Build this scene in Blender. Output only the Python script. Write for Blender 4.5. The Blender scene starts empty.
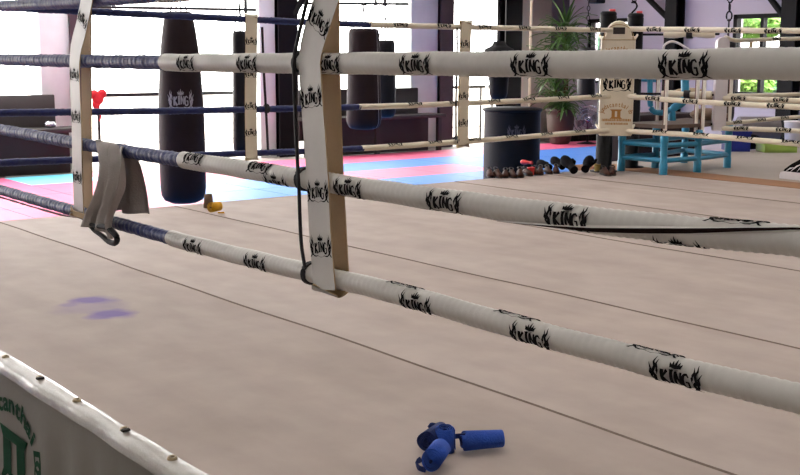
import bpy, math, random
from math import sin, cos, pi, sqrt, atan2, radians as R
from mathutils import Vector as V, Matrix
random.seed(7)
SC = bpy.context.scene
COL = SC.collection
G = -0.52                                   # ground level; the ring canvas is z = 0

# ------------------------------------------------------------------ camera
CP = V((-1.8982, -6.7504, 1.0782)); YAW, PIT, ROL, FPX = 0.8994, -0.1613, 0.0034, 1110.39
cd = V((cos(YAW)*cos(PIT), sin(YAW)*cos(PIT), sin(PIT)))
_r = V((sin(YAW), -cos(YAW), 0)); _u = _r.cross(cd)
cr = cos(ROL)*_r + sin(ROL)*_u; cu = -sin(ROL)*_r + cos(ROL)*_u
def pt(x, y, ax, val):
    """the place where the line of sight of a measured image point meets the plane axis = val"""
    v = cd + (x-400)/FPX*cr - (y-237.5)/FPX*cu
    t = (val-CP[ax])/v[ax]
    return CP + t*v
def proj(P):
    w = P-CP; z = w.dot(cd)
    return (400+FPX*w.dot(cr)/z, 237.5-FPX*w.dot(cu)/z)
cam = bpy.data.objects.new('camera', bpy.data.cameras.new('camera')); COL.objects.link(cam)
cam.data.sensor_width = 36; cam.data.lens = FPX*36/800; cam.data.clip_end = 300
M = Matrix((cr, cu, -cd)).transposed().to_4x4(); M.translation = CP
cam.matrix_world = M; SC.camera = cam

# ------------------------------------------------------------------ materials
def lin(c):
    return tuple(((v/255)/12.92 if v/255 <= .04045 else ((v/255+.055)/1.055)**2.4) for v in c)
def mat(name, c, rough=.6, var=.12, vs=6, bump=0, bs=60, metal=0, c2=None, spec=.5, trans=0, coat=0):
    m = bpy.data.materials.new(name); m.use_nodes = True
    nt = m.node_tree; n = nt.nodes; b = n['Principled BSDF']
    b.inputs['Roughness'].default_value = rough; b.inputs['Metallic'].default_value = metal
    b.inputs['Specular IOR Level'].default_value = spec
    if coat: b.inputs['Coat Weight'].default_value = coat
    c = lin(c); k = tuple(v*(1-var) for v in c) if c2 is None else lin(c2)
    tc = n.new('ShaderNodeTexCoord'); no = n.new('ShaderNodeTexNoise')
    no.inputs['Scale'].default_value = vs; no.inputs['Detail'].default_value = 5
    nt.links.new(tc.outputs['Object'], no.inputs['Vector'])
    cr_ = n.new('ShaderNodeValToRGB')
    cr_.color_ramp.elements[0].position = .3; cr_.color_ramp.elements[1].position = .7
    cr_.color_ramp.elements[0].color = (*k, 1); cr_.color_ramp.elements[1].color = (*c, 1)
    nt.links.new(no.outputs['Fac'], cr_.inputs['Fac']); nt.links.new(cr_.outputs['Color'], b.inputs['Base Color'])
    if bump:
        n2 = n.new('ShaderNodeTexNoise'); n2.inputs['Scale'].default_value = bs; n2.inputs['Detail'].default_value = 3
        nt.links.new(tc.outputs['Object'], n2.inputs['Vector'])
        bp = n.new('ShaderNodeBump'); bp.inputs['Strength'].default_value = bump; bp.inputs['Distance'].default_value = .01
        nt.links.new(n2.outputs['Fac'], bp.inputs['Height']); nt.links.new(bp.outputs['Normal'], b.inputs['Normal'])
    if trans: b.inputs['Transmission Weight'].default_value = trans
    return m
VINYL = mat('white_vinyl', (186,181,172), .42, .10, 9, .08, 40)
VINYL2 = mat('cream_vinyl', (222,210,186), .45, .10, 9, .08, 40)
TANB = mat('tan_strap_backing', (172,144,104), .8, .12, 12, .1, 80)
BLUE = mat('navy_tape', (24,34,88), .5, .5, 26, .35, 70, c2=(44,50,84), spec=.3)
PRINT = mat('black_print', (10,8,9), .9, .1, spec=.1)
GOLD = mat('gold_print', (178,122,52), .5, .1)
GREEN = mat('green_print', (8,62,38), .9, .15, 20, spec=.1)
WPRINT = mat('grey_print', (170,160,160), .5, .3, 30)
CORD = mat('black_cord', (24,20,24), .7, .2, 30)
DARKSLIT = mat('dark_seam', (26,14,12), .95, .2, 30, spec=.05)
STEEL = mat('black_steel', (15,12,15), .65, .25, 8, spec=.2)
STEELB = mat('brown_steel', (74,56,62), .5, .2, 8)
CONC = mat('pale_concrete', (226,236,234), .8, .12, 3, .15, 20)
CONCB = mat('cream_concrete', (178,166,154), .8, .12, 3, .15, 20)
LAV = mat('lavender_paint', (190,180,193), .75, .06, 1.5, .05, 20)
PURP = mat('plum_paint', (104,92,104), .75, .12, 2)
LEATH = mat('oxblood_leather', (40,24,25), .6, .3, 5, .2, 30, spec=.2)
LEATHB = mat('black_leather', (26,23,27), .5, .3, 6, .2, 30, spec=.3)
RUBBER = mat('black_rubber', (15,12,13), .55, .3, 5, .15, 30, spec=.2)
WOODD = mat('dark_bench_wood', (46,39,38), .5, .2, 5, .1, 30)
RAIL = mat('black_rail', (22,20,22), .5, .1)
TERR = mat('terrace_concrete', (205,196,184), .85, .1, 2, .1, 20)
EARTH = mat('grey_floor_concrete', (128,118,112), .8, .15, 2, .1, 20)
ROOF = mat('dark_roof', (96,84,80), .8, .15, 2)
GREYCLOTH = mat('grey_cotton', (160,151,145), .95, .14, 8, .3, 150)
BLACKCLOTH = mat('black_elastic', (24,24,28), .8, .2, 40)
WRAP = mat('blue_wrap_cotton', (44,84,180), .9, .25, 25, .35, 200)
WRAPD = mat('navy_wrap_cotton', (26,44,98), .9, .25, 25, .35, 200)
YEL = mat('yellow_wrap_cotton', (226,166,30), .9, .2, 40, .3, 200)
BRW = mat('brown_wrap_cotton', (112,86,66), .9, .25, 40, .3, 200)
RED = mat('red_cloth', (206,30,40), .6, .2, 20)
SHOE = mat('brown_shoe_leather', (70,42,32), .6, .35, 20, .2, 60, spec=.08)
SOLE = mat('dark_sole', (44,34,30), .7, .2, 20)
BLKGL = mat('black_glove_leather', (14,12,16), .85, .2, 20, spec=.08)
PIPE = mat('turquoise_paint', (48,140,176), .35, .15, 10)
BEIGE = mat('pale_pole', (255,248,236), .4, .15, 10)
REDB = mat('reddish_pole_edge', (110,64,50), .6, .15, 10)
BOARD = mat('brown_board', (104,86,74), .6, .2, 8, .1, 30)
BROWNEDGE = mat('brown_ledge', (150,104,68), .8, .2, 3, .2, 20)
CANV2 = mat('grey_canvas', (158,146,136), .75, .1, 2, .1, 30)
CLAY = mat('clay_pot', (66,48,38), .6, .2, 8, .1, 40)
SOIL = mat('soil', (52,40,32), .9, .3, 20)
LEAF = mat('palm_leaf', (92,128,62), .45, .35, 4, c2=(58,92,40))
CANE = mat('cane_bark', (96,80,52), .7, .2, 12)
HEDGE = mat('bright_green_leaf', (150,190,92), .6, .3, 3, c2=(84,134,52))  # bright green leaf colour, varied at random
HEDGE2 = mat('blue_green_leaf', (110,165,130), .6, .3, 3, c2=(70,120,84))
CHROME = mat('silver_metal', (190,188,196), .25, .1, 10, metal=.9)
CRATEB = mat('blue_plastic', (34,50,150), .4, .15, 8)
CRATEG = mat('lime_plastic', (176,206,98), .45, .12, 8)
GREYMAT = mat('grey_foam', (104,94,94), .7, .15, 8)
WHITEP = mat('white_plastic', (220,212,214), .35, .06, 8)
CUPY = mat('yellow_plastic', (216,190,110), .4, .1, 8)
REDP = mat('red_plastic', (216,50,48), .45, .1, 8)
PATCH = mat('black_patch', (44,30,28), .7, .1)
BRASS = mat('worn_brass', (160,140,110), .4, .3, 60, metal=.7)
HOLE = mat('eyelet_hole', (30,22,18), .9, .1)

# canvas: mottled beige cloth with purple dye stains
def canvas_material():
    m = mat('beige_canvas', (173,156,145), .75, .11, 5.5, .12, 9)
    nt = m.node_tree; n = nt.nodes; b = n['Principled BSDF']
    base = b.inputs['Base Color'].links[0].from_socket
    tc = n.new('ShaderNodeTexCoord')
    # long fine streaks of scuffing
    mp = n.new('ShaderNodeMapping'); mp.inputs['Scale'].default_value = (5, 1.6, 1); mp.inputs['Rotation'].default_value = (0,0,.5)
    no = n.new('ShaderNodeTexNoise'); no.inputs['Scale'].default_value = 1.0; no.inputs['Detail'].default_value = 6
    nt.links.new(tc.outputs['Object'], mp.inputs['Vector']); nt.links.new(mp.outputs['Vector'], no.inputs['Vector'])
    mx = n.new('ShaderNodeMix'); mx.data_type = 'RGBA'; mx.blend_type = 'MULTIPLY'
    rp = n.new('ShaderNodeValToRGB'); rp.color_ramp.elements[0].position = .35; rp.color_ramp.elements[1].position = .6
    rp.color_ramp.elements[0].color = (.90,.885,.875,1); rp.color_ramp.elements[1].color = (1,1,1,1)
    nt.links.new(no.outputs['Fac'], rp.inputs['Fac'])
    mx.inputs['Factor'].default_value = 1
    nt.links.new(base, mx.inputs['A']); nt.links.new(rp.outputs['Color'], mx.inputs['B'])
    cur = mx.outputs['Result']
    wob = n.new('ShaderNodeTexNoise'); wob.inputs['Scale'].default_value = 7; wob.inputs['Detail'].default_value = 4
    nt.links.new(tc.outputs['Object'], wob.inputs['Vector'])
    for (px, py, ra, rb, rot, st) in ((94,300,.075,.095,.7,.95), (112,314,.075,.10,.75,1.0), (98,317,.05,.06,.7,.7), (69,305,.035,.04,.7,.4), (90,307,.14,.14,.7,.3)):
        c = pt(px, py, 2, 0)
        mp = n.new('ShaderNodeMapping'); mp.vector_type = 'TEXTURE'
        mp.inputs['Location'].default_value = c; mp.inputs['Rotation'].default_value = (0,0,rot); mp.inputs['Scale'].default_value = (ra, rb, 1)
        nt.links.new(tc.outputs['Object'], mp.inputs['Vector'])
        ln = n.new('ShaderNodeVectorMath'); ln.operation = 'LENGTH'; nt.links.new(mp.outputs['Vector'], ln.inputs[0])
        ad = n.new('ShaderNodeMath'); ad.operation = 'MULTIPLY_ADD'; ad.inputs[1].default_value = 1.3; 
        nt.links.new(wob.outputs['Fac'], ad.inputs[0]); nt.links.new(ln.outputs['Value'], ad.inputs[2])
        mr = n.new('ShaderNodeMapRange'); mr.inputs['From Min'].default_value = 1.95; mr.inputs['From Max'].default_value = 1.2
        mr.inputs['To Min'].default_value = 0; mr.inputs['To Max'].default_value = st
        nt.links.new(ad.outputs[0], mr.inputs['Value'])
        mm = n.new('ShaderNodeMix'); mm.data_type = 'RGBA'; mm.blend_type = 'MIX'
        mm.inputs['B'].default_value = (*lin((112,90,146)), 1)
        nt.links.new(mr.outputs[0], mm.inputs['Factor']); nt.links.new(cur, mm.inputs['A'])
        cur = mm.outputs['Result']
    nt.links.new(cur, b.inputs['Base Color'])
    return m
CANV = canvas_material()

# ------------------------------------------------------------------ mesh building
class MB:
    def __init__(s): s.v=[]; s.f=[]; s.m=[]; s.s=[]
    def add(s, vs, fs, mi=0, sm=True):
        o = len(s.v); s.v += [tuple(v) for v in vs]
        for f in fs: s.f.append([i+o for i in f]); s.m.append(mi); s.s.append(sm)
    def box(s, a, b, mi=0, mx=None):
        vs = [V((x,y,z)) for x in (a[0],b[0]) for y in (a[1],b[1]) for z in (a[2],b[2])]
        if mx is not None: vs = [mx @ v for v in vs]
        s.add(vs, [(0,1,3,2),(4,6,7,5),(0,4,5,1),(2,3,7,6),(0,2,6,4),(1,5,7,3)], mi, False)
    def rbox(s, a, b, r, mi=0, mx=None):
        """box with rounded vertical edges and chamfered rims"""
        x0,y0,z0 = a; x1,y1,z1 = b
        out = []
        for (cx,cy,a0) in ((x1-r,y1-r,0),(x0+r,y1-r,pi/2),(x0+r,y0+r,pi),(x1-r,y0+r,3*pi/2)):
            for k in range(5): t = a0+k*pi/8; out.append((cx,cy,cos(t),sin(t)))
        rings = [(r*.4,z0),(r,z0+r*.6),(r,z1-r*.6),(r*.4,z1)]
        vs = []; n = len(out)
        for rr,z in rings:
            vs += [V((cx+rr*c, cy+rr*sn, z)) for cx,cy,c,sn in out]
        if mx is not None: vs = [mx @ v for v in vs]
        fs = [(k*n+i, k*n+(i+1)%n, (k+1)*n+(i+1)%n, (k+1)*n+i) for k in range(3) for i in range(n)]
        s.add(vs, fs, mi, True); s.add(vs[:n], [list(range(n))[::-1]], mi, False); s.add(vs[-n:], [list(range(n))], mi, False)
    def tube(s, path, r, seg=12, mi=0, caps=True, rf=None):
        path = [V(p) for p in path]; n = len(path); vs = []; L = 0
        for i,p in enumerate(path):
            T = (path[min(i+1,n-1)]-path[max(i-1,0)]).normalized()
            up = V((0,0,1)) if abs(T.z) < .9 else V((0,1,0))
            b = (up-up.dot(T)*T).normalized(); a = T.cross(b)
            if i: L += (p-path[i-1]).length
            for k in range(seg):
                t = 2*pi*k/seg
                rr = (r if not callable(r) else r(i/(n-1)))
                if rf: rr += rf(L, t)
                vs.append(p+rr*(cos(t)*a+sin(t)*b))
        fs = [(i*seg+k, (i+1)*seg+k, (i+1)*seg+(k+1)%seg, i*seg+(k+1)%seg) for i in range(n-1) for k in range(seg)]
        s.add(vs, fs, mi)
        if caps:
            s.add(vs[:seg], [list(range(seg))], mi, False); s.add(vs[-seg:], [list(range(seg))[::-1]], mi, False)
    def lathe(s, prof, c=(0,0,0), seg=24, mi=0, axis=None):
        c = V(c); rot = Matrix.Identity(3) if axis is None else V((0,0,1)).rotation_difference(V(axis)).to_matrix()
        vs = [c + rot @ V((r*cos(2*pi*k/seg), r*sin(2*pi*k/seg), z)) for r,z in prof for k in range(seg)]
        n = len(prof)
        fs = [(i*seg+k, i*seg+(k+1)%seg, (i+1)*seg+(k+1)%seg, (i+1)*seg+k) for i in range(n-1) for k in range(seg)]
        s.add(vs, fs, mi)
        if prof[0][0] > 1e-4: s.add(vs[:seg], [list(range(seg))[::-1]], mi, False)
        if prof[-1][0] > 1e-4: s.add(vs[-seg:], [list(range(seg))], mi, False)
    def ribbon(s, path, wdir, w, th, ndir=None, mi=0, mi_in=None):
        """a strap of width w along wdir following path, thickness th; outer side mi, inner side mi_in"""
        path = [V(p) for p in path]; n = len(path); vs = []
        for i,p in enumerate(path):
            T = (path[min(i+1,n-1)]-path[max(i-1,0)]).normalized()
            wd = V(wdir[i] if isinstance(wdir, list) else wdir); N = T.cross(wd).normalized(); wd = N.cross(T).normalized()
            vs += [p-wd*w/2-N*th/2, p+wd*w/2-N*th/2, p+wd*w/2+N*th/2, p-wd*w/2+N*th/2]
        mi_in = mi if mi_in is None else mi_in
        for i in range(n-1):
            a, b = i*4, (i+1)*4
            o = len(s.v)
            s.add(vs[a:a+4]+vs[b:b+4], [(0,4,5,1)], mi_in); s.add(vs[a:a+4]+vs[b:b+4], [(2,6,7,3)], mi)
            s.add(vs[a:a+4]+vs[b:b+4], [(1,5,6,2),(3,7,4,0)], mi, False)
        s.add(vs[:4], [(0,1,2,3)], mi, False); s.add(vs[-4:], [(3,2,1,0)], mi, False)
    def sphere(s, c, r, mi=0, seg=16, rings=10, mx=None):
        c = V(c); r = V(r) if hasattr(r,'__len__') else V((r,r,r)); vs=[]
        for i in range(rings+1):
            for k in range(seg):
                a = pi*i/rings; t = 2*pi*k/seg
                v = V((r.x*sin(a)*cos(t), r.y*sin(a)*sin(t), r.z*cos(a)))
                vs.append(c+(mx@v if mx is not None else v))
        s.add(vs, [(i*seg+k,(i+1)*seg+k,(i+1)*seg+(k+1)%seg,i*seg+(k+1)%seg) for i in range(rings) for k in range(seg)], mi)
    def build(s, name, mats, parent=None):
        me = bpy.data.meshes.new(name)
        me.from_pydata(s.v, [], s.f)
        for m in (mats if isinstance(mats,(list,tuple)) else [mats]): me.materials.append(m)
        me.polygons.foreach_set('material_index', s.m); me.polygons.foreach_set('use_smooth', s.s)
        me.update(); me.validate()
        o = bpy.data.objects.new(name, me); COL.objects.link(o)
        if parent:
            o.parent = parent; o.matrix_parent_inverse = Matrix.Translation(-parent.location)
        return o
def weld(o, d=1e-5):
    import bmesh
    b = bmesh.new(); b.from_mesh(o.data); bmesh.ops.remove_doubles(b, verts=b.verts, dist=d)
    bmesh.ops.recalc_face_normals(b, faces=b.faces); b.to_mesh(o.data); b.free(); return o
def tag(o, label, cat, group=None):
    o['label'] = label; o['category'] = cat
    if group: o['group'] = group
    return o
def thing(name, loc, label, cat, group=None):
    o = bpy.data.objects.new(name, None); o.empty_display_size = .1; COL.objects.link(o); o.location = V(loc)
    return tag(o, label, cat, group)
def struct(name, mb, m):
    o = mb.build(name, m); o['kind'] = 'structure'; return o
def copy_thing(root, loc, label, rz=0, group=None):
    """copy a thing with its parts; placed by moving its Empty"""
    c = root.copy(); COL.objects.link(c); c.location = V(loc); c.rotation_euler.z = rz; c['label'] = label
    if group: c['group'] = group
    for ch in list(root.children):
        d = ch.copy(); COL.objects.link(d); d.parent = c
        for g in list(ch.children):
            e = g.copy(); COL.objects.link(e); e.parent = d
    return c
def smooth_path(pts, step):
    pts = [V(p) for p in pts]; out = []
    P = [2*pts[0]-pts[1]]+pts+[2*pts[-1]-pts[-2]]
    for i in range(1, len(P)-2):
        a,b,c,d = P[i-1:i+3]; n = max(1, int((c-b).length/step))
        for k in range(n):
            t = k/n
            out.append(.5*((2*b)+(c-a)*t+(2*a-5*b+4*c-d)*t*t+(3*b-a-3*c+d)*t**3))
    out.append(pts[-1]); return out

# ------------------------------------------------------------------ printed crest: flames, crown and the word KING
def stroke(pts, ws, n=5):
    """flat tapered stroke through 2-D points as a strip of quads"""
    P = smooth_path([(x,y,0) for x,y in pts], 9) if len(pts) < 2 else [V((x,y,0)) for x,y in pts]
    Q = []; W = []
    for i in range(len(P)-1):
        for k in range(n): Q.append(P[i].lerp(P[i+1], k/n)); W.append(ws[i]+(ws[i+1]-ws[i])*k/n)
    Q.append(P[-1]); W.append(ws[-1]); vs=[]
    for i,p in enumerate(Q):
        T = (Q[min(i+1,len(Q)-1)]-Q[max(i-1,0)]).normalized(); N = V((-T.y,T.x,0))
        vs += [p+N*W[i]/2, p-N*W[i]/2]
    return [(v.x,v.y) for v in vs], [(2*i,2*i+1,2*i+3,2*i+2) for i in range(len(Q)-1)]
def crest():
    vs, fs = [], []
    def add(r):
        o = len(vs); vs.extend(r[0]); fs.extend([tuple(i+o for i in f) for f in r[1]])
    B = .15
    def letter(x, strokes, dy=0, sy=1):
        for pts, ws in strokes: add(stroke([(x+px, dy+py*sy) for px,py in pts], ws, 4))
    h = .225
    K = [([(0,-h),(0,h)],[B*1.2,B]), ([(.03,0),(.21,h)],[.05,B*.8]), ([(.03,.02),(.24,-h)],[.06,B])]
    I = [([(0,-h),(0,h)],[B,B*.9]), ([(-.09,h),(.09,h)],[.05,.05]), ([(-.09,-h),(.09,-h)],[.05,.05])]
    N = [([(0,-h),(0,h)],[B*.8,B*.8]), ([(0,h),(.22,-h)],[.1,.1]), ([(.22,-h),(.22,h)],[B*.8,B*.6])]
    Gs = [([(.25,.18),(.16,.27),(.06,.24),(.0,.1),(.0,-.1),(.06,-.24),(.16,-.27),(.25,-.2),(.25,0)],[.05,.07,.09,B,B,.09,.07,.09,.09]), ([(.13,0),(.28,0)],[.06,.06])]
    letter(-.53, K, -.12, 1.1); letter(-.14, I, -.07); letter(.04, N, -.07); letter(.34, Gs, -.12, .95)
    # crown with five spikes
    for x0,x1,y1 in ((-.17,-.27,.40),(-.1,-.14,.47),(0,0,.56),(.1,.14,.47),(.17,.27,.40)):
        add(stroke([(x0,.27),(x1,y1)], [.15,.015], 4))
    add(stroke([(-.22,.28),(0,.25),(.22,.28)], [.06,.08,.06], 5))
    add(stroke([(-.15,.185),(.15,.185)], [.018,.018], 5))
    # flames on both sides
    for sx in (-1, 1):
        add(stroke([(sx*.66,-.5),(sx*.86,-.36),(sx*.82,-.16),(sx*.98,.08)], [.02,.14,.15,.01], 5))
        add(stroke([(sx*.88,-.42),(sx*.98,-.2),(sx*.9,.0),(sx*.84,.16),(sx*.92,.3),(sx*.86,.52)], [.05,.11,.12,.12,.08,.008], 4))
        add(stroke([(sx*.74,-.1),(sx*.72,.05),(sx*.8,.2)], [.02,.09,.008], 4))
        add(stroke([(sx*.7,-.48),(sx*.5,-.5),(sx*.25,-.45)], [.07,.05,.01], 5))
        add(stroke([(sx*.86,-.38),(sx*1.0,-.5),(sx*1.1,-.52)], [.07,.07,.01], 4))
    for sx in (-1, 1):
        add(stroke([(sx*.93,-.22),(sx*1.03,-.08),(sx*1.0,.06),(sx*1.12,.26)], [.03,.10,.08,.008], 4))
        add(stroke([(sx*.78,.0),(sx*.74,.14),(sx*.80,.26),(sx*.74,.42)], [.02,.08,.07,.008], 4))
    add(stroke([(-.42,-.47),(0,-.54),(.42,-.47)], [.012,.018,.012], 6))
    return vs, fs
CREST = crest()
def crest_flat(mb, c, ux, uy, W, H, mi, eps=.0012, bend=None):
    """crest on a flat or gently bent face: centre c, unit axes ux, uy; ux x uy faces out"""
    n = ux.cross(uy).normalized()
    mb.add([V(c)+ux*(x*W/2)+uy*(y*H)+n*(eps+(bend(x,y) if bend else 0)) for x,y in CREST[0]], CREST[1], mi, False)
_texts = {}
def text2d(s, size=1, bold=.05):
    if (s,size) in _texts: return _texts[(s,size)]
    cu_ = bpy.data.curves.new('t', 'FONT'); cu_.body = s; cu_.size = size; cu_.align_x = 'CENTER'; cu_.align_y = 'CENTER'; cu_.offset = bold*size
    ob = bpy.data.objects.new('t', cu_); COL.objects.link(ob)
    dg = bpy.context.evaluated_depsgraph_get(); ev = ob.evaluated_get(dg); me = ev.to_mesh()
    r = ([(v.co.x, v.co.y) for v in me.vertices], [tuple(p.vertices) for p in me.polygons])
    ev.to_mesh_clear(); bpy.data.objects.remove(ob); bpy.data.curves.remove(cu_)
    _texts[(s,size)] = r; return r
def text_arc(mb, s, c, ux, uy, rx, rz, a0, a1, size, mi, eps=.0015, sxy=1.0, bold=.05):
    n = ux.cross(uy).normalized(); c = V(c)
    for i,chv in enumerate(s):
        if chv == ' ': continue
        a = R(a0+(a1-a0)*i/(len(s)-1)); vs,fs = text2d(chv, size, bold)
        p = (rx*cos(a), rz*sin(a)); tx,ty = (-rx*sin(a), rz*cos(a)); L = sqrt(tx*tx+ty*ty); tx,ty = -tx/L,-ty/L
        if a1 > a0: tx,ty = -tx,-ty
        mb.add([c+ux*(p[0]+x*sxy*tx-y*ty)+uy*(p[1]+x*sxy*ty+y*tx)+n*eps for x,y in vs], fs, mi, False)

# ------------------------------------------------------------------ ropes
def near_s(path, px, r=0):
    tw = lambda p: p+(CP-p).normalized()*r if r == 0 else p+V((-r*.95,0,r*.25))
    return min(range(len(path)), key=lambda i: abs(proj(tw(path[i]))[0]-px) if (path[i]-CP).dot(cd) > .2 else 1e9)
def crest_on_rope(mb, path, r, px, phi, W, Hh, mi, eps=.0009):
    i = near_s(path, px, r) if not isinstance(px, V) else min(range(len(path)), key=lambda k: (path[k]-px).length)
    n = len(path); step = (path[1]-path[0]).length
    for _ in (0,):
        vs = []
        cumul = [0]
        T0 = (path[min(i+1,n-1)]-path[max(i-1,0)]).normalized()
        for x,y in CREST[0]:
            d = x*W/2; 
            k = i; acc = 0
            kk = max(0, min(n-2, int(i+d/step))); fr = max(0, min(1, i+d/step-kk))
            P = path[kk].lerp(path[kk+1], fr)
            T = (path[min(kk+2,n-1)]-path[max(kk-1,0)]).normalized()
            b = (V((0,0,1))-T.z*T).normalized(); a = T.cross(b)
            t = phi + y*Hh/r
            vs.append(P+(r+eps)*(cos(t)*a+sin(t)*b))
        mb.add(vs, CREST[1], mi, True)
def resample(path, step):
    out=[path[0]]; acc=0
    for a,b in zip(path[:-1], path[1:]):
        L=(b-a).length
        while acc+L >= step:
            t=(step-acc)/L; a=a.lerp(b,t); L=(b-a).length; out.append(a); acc=0
        acc+=L
    return out
def cam_elev(path, i, T=None):
    P = path[i]; T=(path[min(i+1,len(path)-1)]-path[max(i-1,0)]).normalized()
    b=(V((0,0,1))-T.z*T).normalized(); a=T.cross(b); w=CP-P
    return atan2(w.dot(b), w.dot(a))
def rope(label, path, r, blue_upto, logos, W=.125, Hh=.066, step=.006, seg=18, group=None, ripple=.0010, white=None, rb=None):
    """path runs towards the right of the photograph; blue_upto = number of metres of blue tape from its start"""
    path = resample(smooth_path(path, step), step)
    L = len(path)*step
    t = thing('ring_rope', path[len(path)//2], label, 'ring rope', group)
    nb = int(blue_upto/step)
    if nb > 2:
        m = MB(); rr = rb or r*.86
        m.tube(path[:nb+2], rr, seg, 0, True, rf=lambda l,a: .0009*sin(2*pi*l/.034+a)+.0008*sin(2*pi*l/.053+2*a+sin(l*9))+.0008*sin(2*pi*l/.21))
        m.build('blue_tape_sleeve', BLUE, t)['label'] = 'navy blue taped half of the rope'
    if nb < len(path)-3:
        m = MB(); q = path[max(0,nb):]
        m.tube(q, r, seg, 0, True, rf=lambda l,a: ripple*sin(2*pi*l/.023+a*.8)+.0009*sin(2*pi*l/.31+a))
        for px,ph in logos:
            i = near_s(q, px, r) if not isinstance(px, V) else min(range(len(q)), key=lambda k:(q[k]-px).length)
            crest_on_rope(m, q, r+ripple+.0009, px, cam_elev(q,i)+ph, W, Hh, 1)
        m.build('white_sleeve', [white or VINYL, PRINT], t)['label'] = 'white vinyl sleeve printed with black crests'
    return t, path
def yz(pts, x): return [V((x,y,z)) for y,z in pts]
NG = 'ropes along the near side of the ring'
n1, p1 = rope('lowest rope on the near side, crossing the canvas diagonally', yz([(0,.405),(-1.089,.404),(-2.9,.399),(-3.7,.408),(-4.36,.42),(-4.94,.416),(-5.37,.419),(-5.61,.428),(-6.0,.44)],0), .0295, 2.98,
    [(192,-.35),(254,-.4),(415,-.55),(396,1.95),(530,-.5),(507,1.9),(675,-.45),(646,1.9)], group=NG)
n2, p2 = rope('second rope from the floor on the near side, with a gaping seam at right', yz([(0,.715),(-1.14,.713),(-2.1,.704),(-2.815,.702),(-3.3,.704),(-3.86,.704),(-4.36,.704),(-4.76,.708),(-5.2,.717),(-5.6,.733),(-6.0,.75)],0), .0305, 3.09,
    [(192,.75),(257,.9),(274,-.95),(347,-.25),(443,-.05),(566,-.02),(728,1.85),(674,-1.6)], group=NG)
n3, p3 = rope('thick pale rope at eye level across the whole near side', yz([(0,1.06),(-1.19,1.058),(-2.84,1.0545),(-3.87,1.058),(-4.36,1.060),(-5.07,1.063),(-5.57,1.068),(-6.0,1.07)],0), .0315, 2.97,
    [(185,0),(246,0),(327,0),(414,0),(530,0.02),(683,0)], group=NG, W=.116, Hh=.062, ripple=.0005)
n4, p4 = rope('topmost near side rope, its blue end slanting out of the upper left', yz([(0,1.33),(-1.233,1.315),(-2.308,1.300),(-4.0,1.302),(-6,1.33)],0), .029, 2.95, [(560,0)], group=NG, step=.012)
# gaping seam of the second rope: a dark slit that winds from the underside to the top
m = MB(); w0 = []
q = [p for p in p2 if p.y < -4.55]
ctl = [(500,.97,.15),(540,.86,.4),(600,.66,.95),(650,.33,1.0),(700,.0,.9),(750,-.36,.7),(800,-.68,.55),(860,-.9,.4)]
prev=[]; vs=[]; fs=[]
for i,p in enumerate(q):
    px = proj(p)[0]
    if px < 500 or px > 860: continue
    k = max(j for j in range(len(ctl)) if ctl[j][0] <= px); k=min(k,len(ctl)-2)
    f = (px-ctl[k][0])/(ctl[k+1][0]-ctl[k][0]); off = ctl[k][1]+f*(ctl[k+1][1]-ctl[k][1]); wd = .0105*(ctl[k][2]+f*(ctl[k+1][2]-ctl[k][2]))
    e = cam_elev(p2, p2.index(p)); ph = e-math.asin(max(-.99,min(.99,off)))
    T = V((0,-1,0)); b=V((0,0,1)); a=V((-1,0,0))
    for dd, rr in ((-1.9,.0318),(-1,.0350),(-.9,.0338),(.9,.0338),(1,.0350),(1.9,.0318)):
        t = ph+dd*wd/2/.031; vs.append(p+rr*(cos(t)*a+sin(t)*b))
nn = len(vs)//6
for j in range(5):
    m.add(vs, [(i*6+j,(i+1)*6+j,(i+1)*6+j+1,i*6+j+1) for i in range(nn-1)], 0 if j in (1,2,3) else 1)
m.build('open_seam', [DARKSLIT, VINYL], n2)['label'] = 'dark gaping seam winding along the sleeve'

FG = 'ropes along the far side of the ring'
def xz(pts, y): return [V((x,y,z)) for x,z in pts]
def farlogos(x0, x1, d, ph, off=0):
    out=[]; x=x0+off
    while x < x1: out.append((V((x,0,0)), ph)); x += d
    return out
def rope_far(label, pts, blue, logos, r=.022, **k):
    path = xz(pts, 0)
    L=[(V((p.x, 0, 0)), ph) for p,ph in logos]
    return rope(label, path, r, blue, L, W=.13, Hh=.05, step=.015, seg=12, group=FG, ripple=.0003, white=VINYL2, rb=.0225, **k)
rope_far('lowest rope on the far side, in front of the blue mats', [(0,.43),(.374,.436),(1.358,.421),(2.984,.395),(4.414,.404),(5.3,.417),(5.95,.424)], 3.1, farlogos(3.4,5.9,.42,1.1))
rope_far('second rope from the floor on the far side', [(0,.74),(.39,.737),(1.735,.716),(3.078,.706),(3.971,.708),(5.0,.718),(5.95,.732)], 3.06, farlogos(3.6,5.9,.42,1.0))
rope_far('eye level rope on the far side, nearly hidden behind the thick near rope', [(0,1.06),(3,1.05),(5.95,1.06)], 3.1, farlogos(3.4,5.9,.6,.3))
rope_far('topmost rope on the far side, crossing the bright windows', [(0,1.37),(.728,1.356),(1.39,1.343),(2.549,1.321),(3.172,1.314),(4.068,1.314),(5.091,1.317),(5.95,1.32)], 3.16, farlogos(3.45,5.9,.44,.6))
RG = 'ropes along the right side of the ring'
def rope_right(label, pts, x, logos, grp, r=.023, blue=0):
    return rope(label, yz(pts,x), r, blue, [(V((x,y,0)),ph) for y,ph in logos], W=.15, Hh=.055, step=.015, seg=12, group=grp, ripple=.0003, white=VINYL2)
lg = lambda a,n,d,ph: [(a-d*k, ph) for k in range(n)]
rope_right('lowest rope on the right side, passing before the turquoise legs', [(-.05,.419),(-.267,.420),(-.915,.424),(-1.863,.413),(-3.5,.40),(-6,.43)], 6, lg(-.5,12,.43,1.1), RG)
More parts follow.
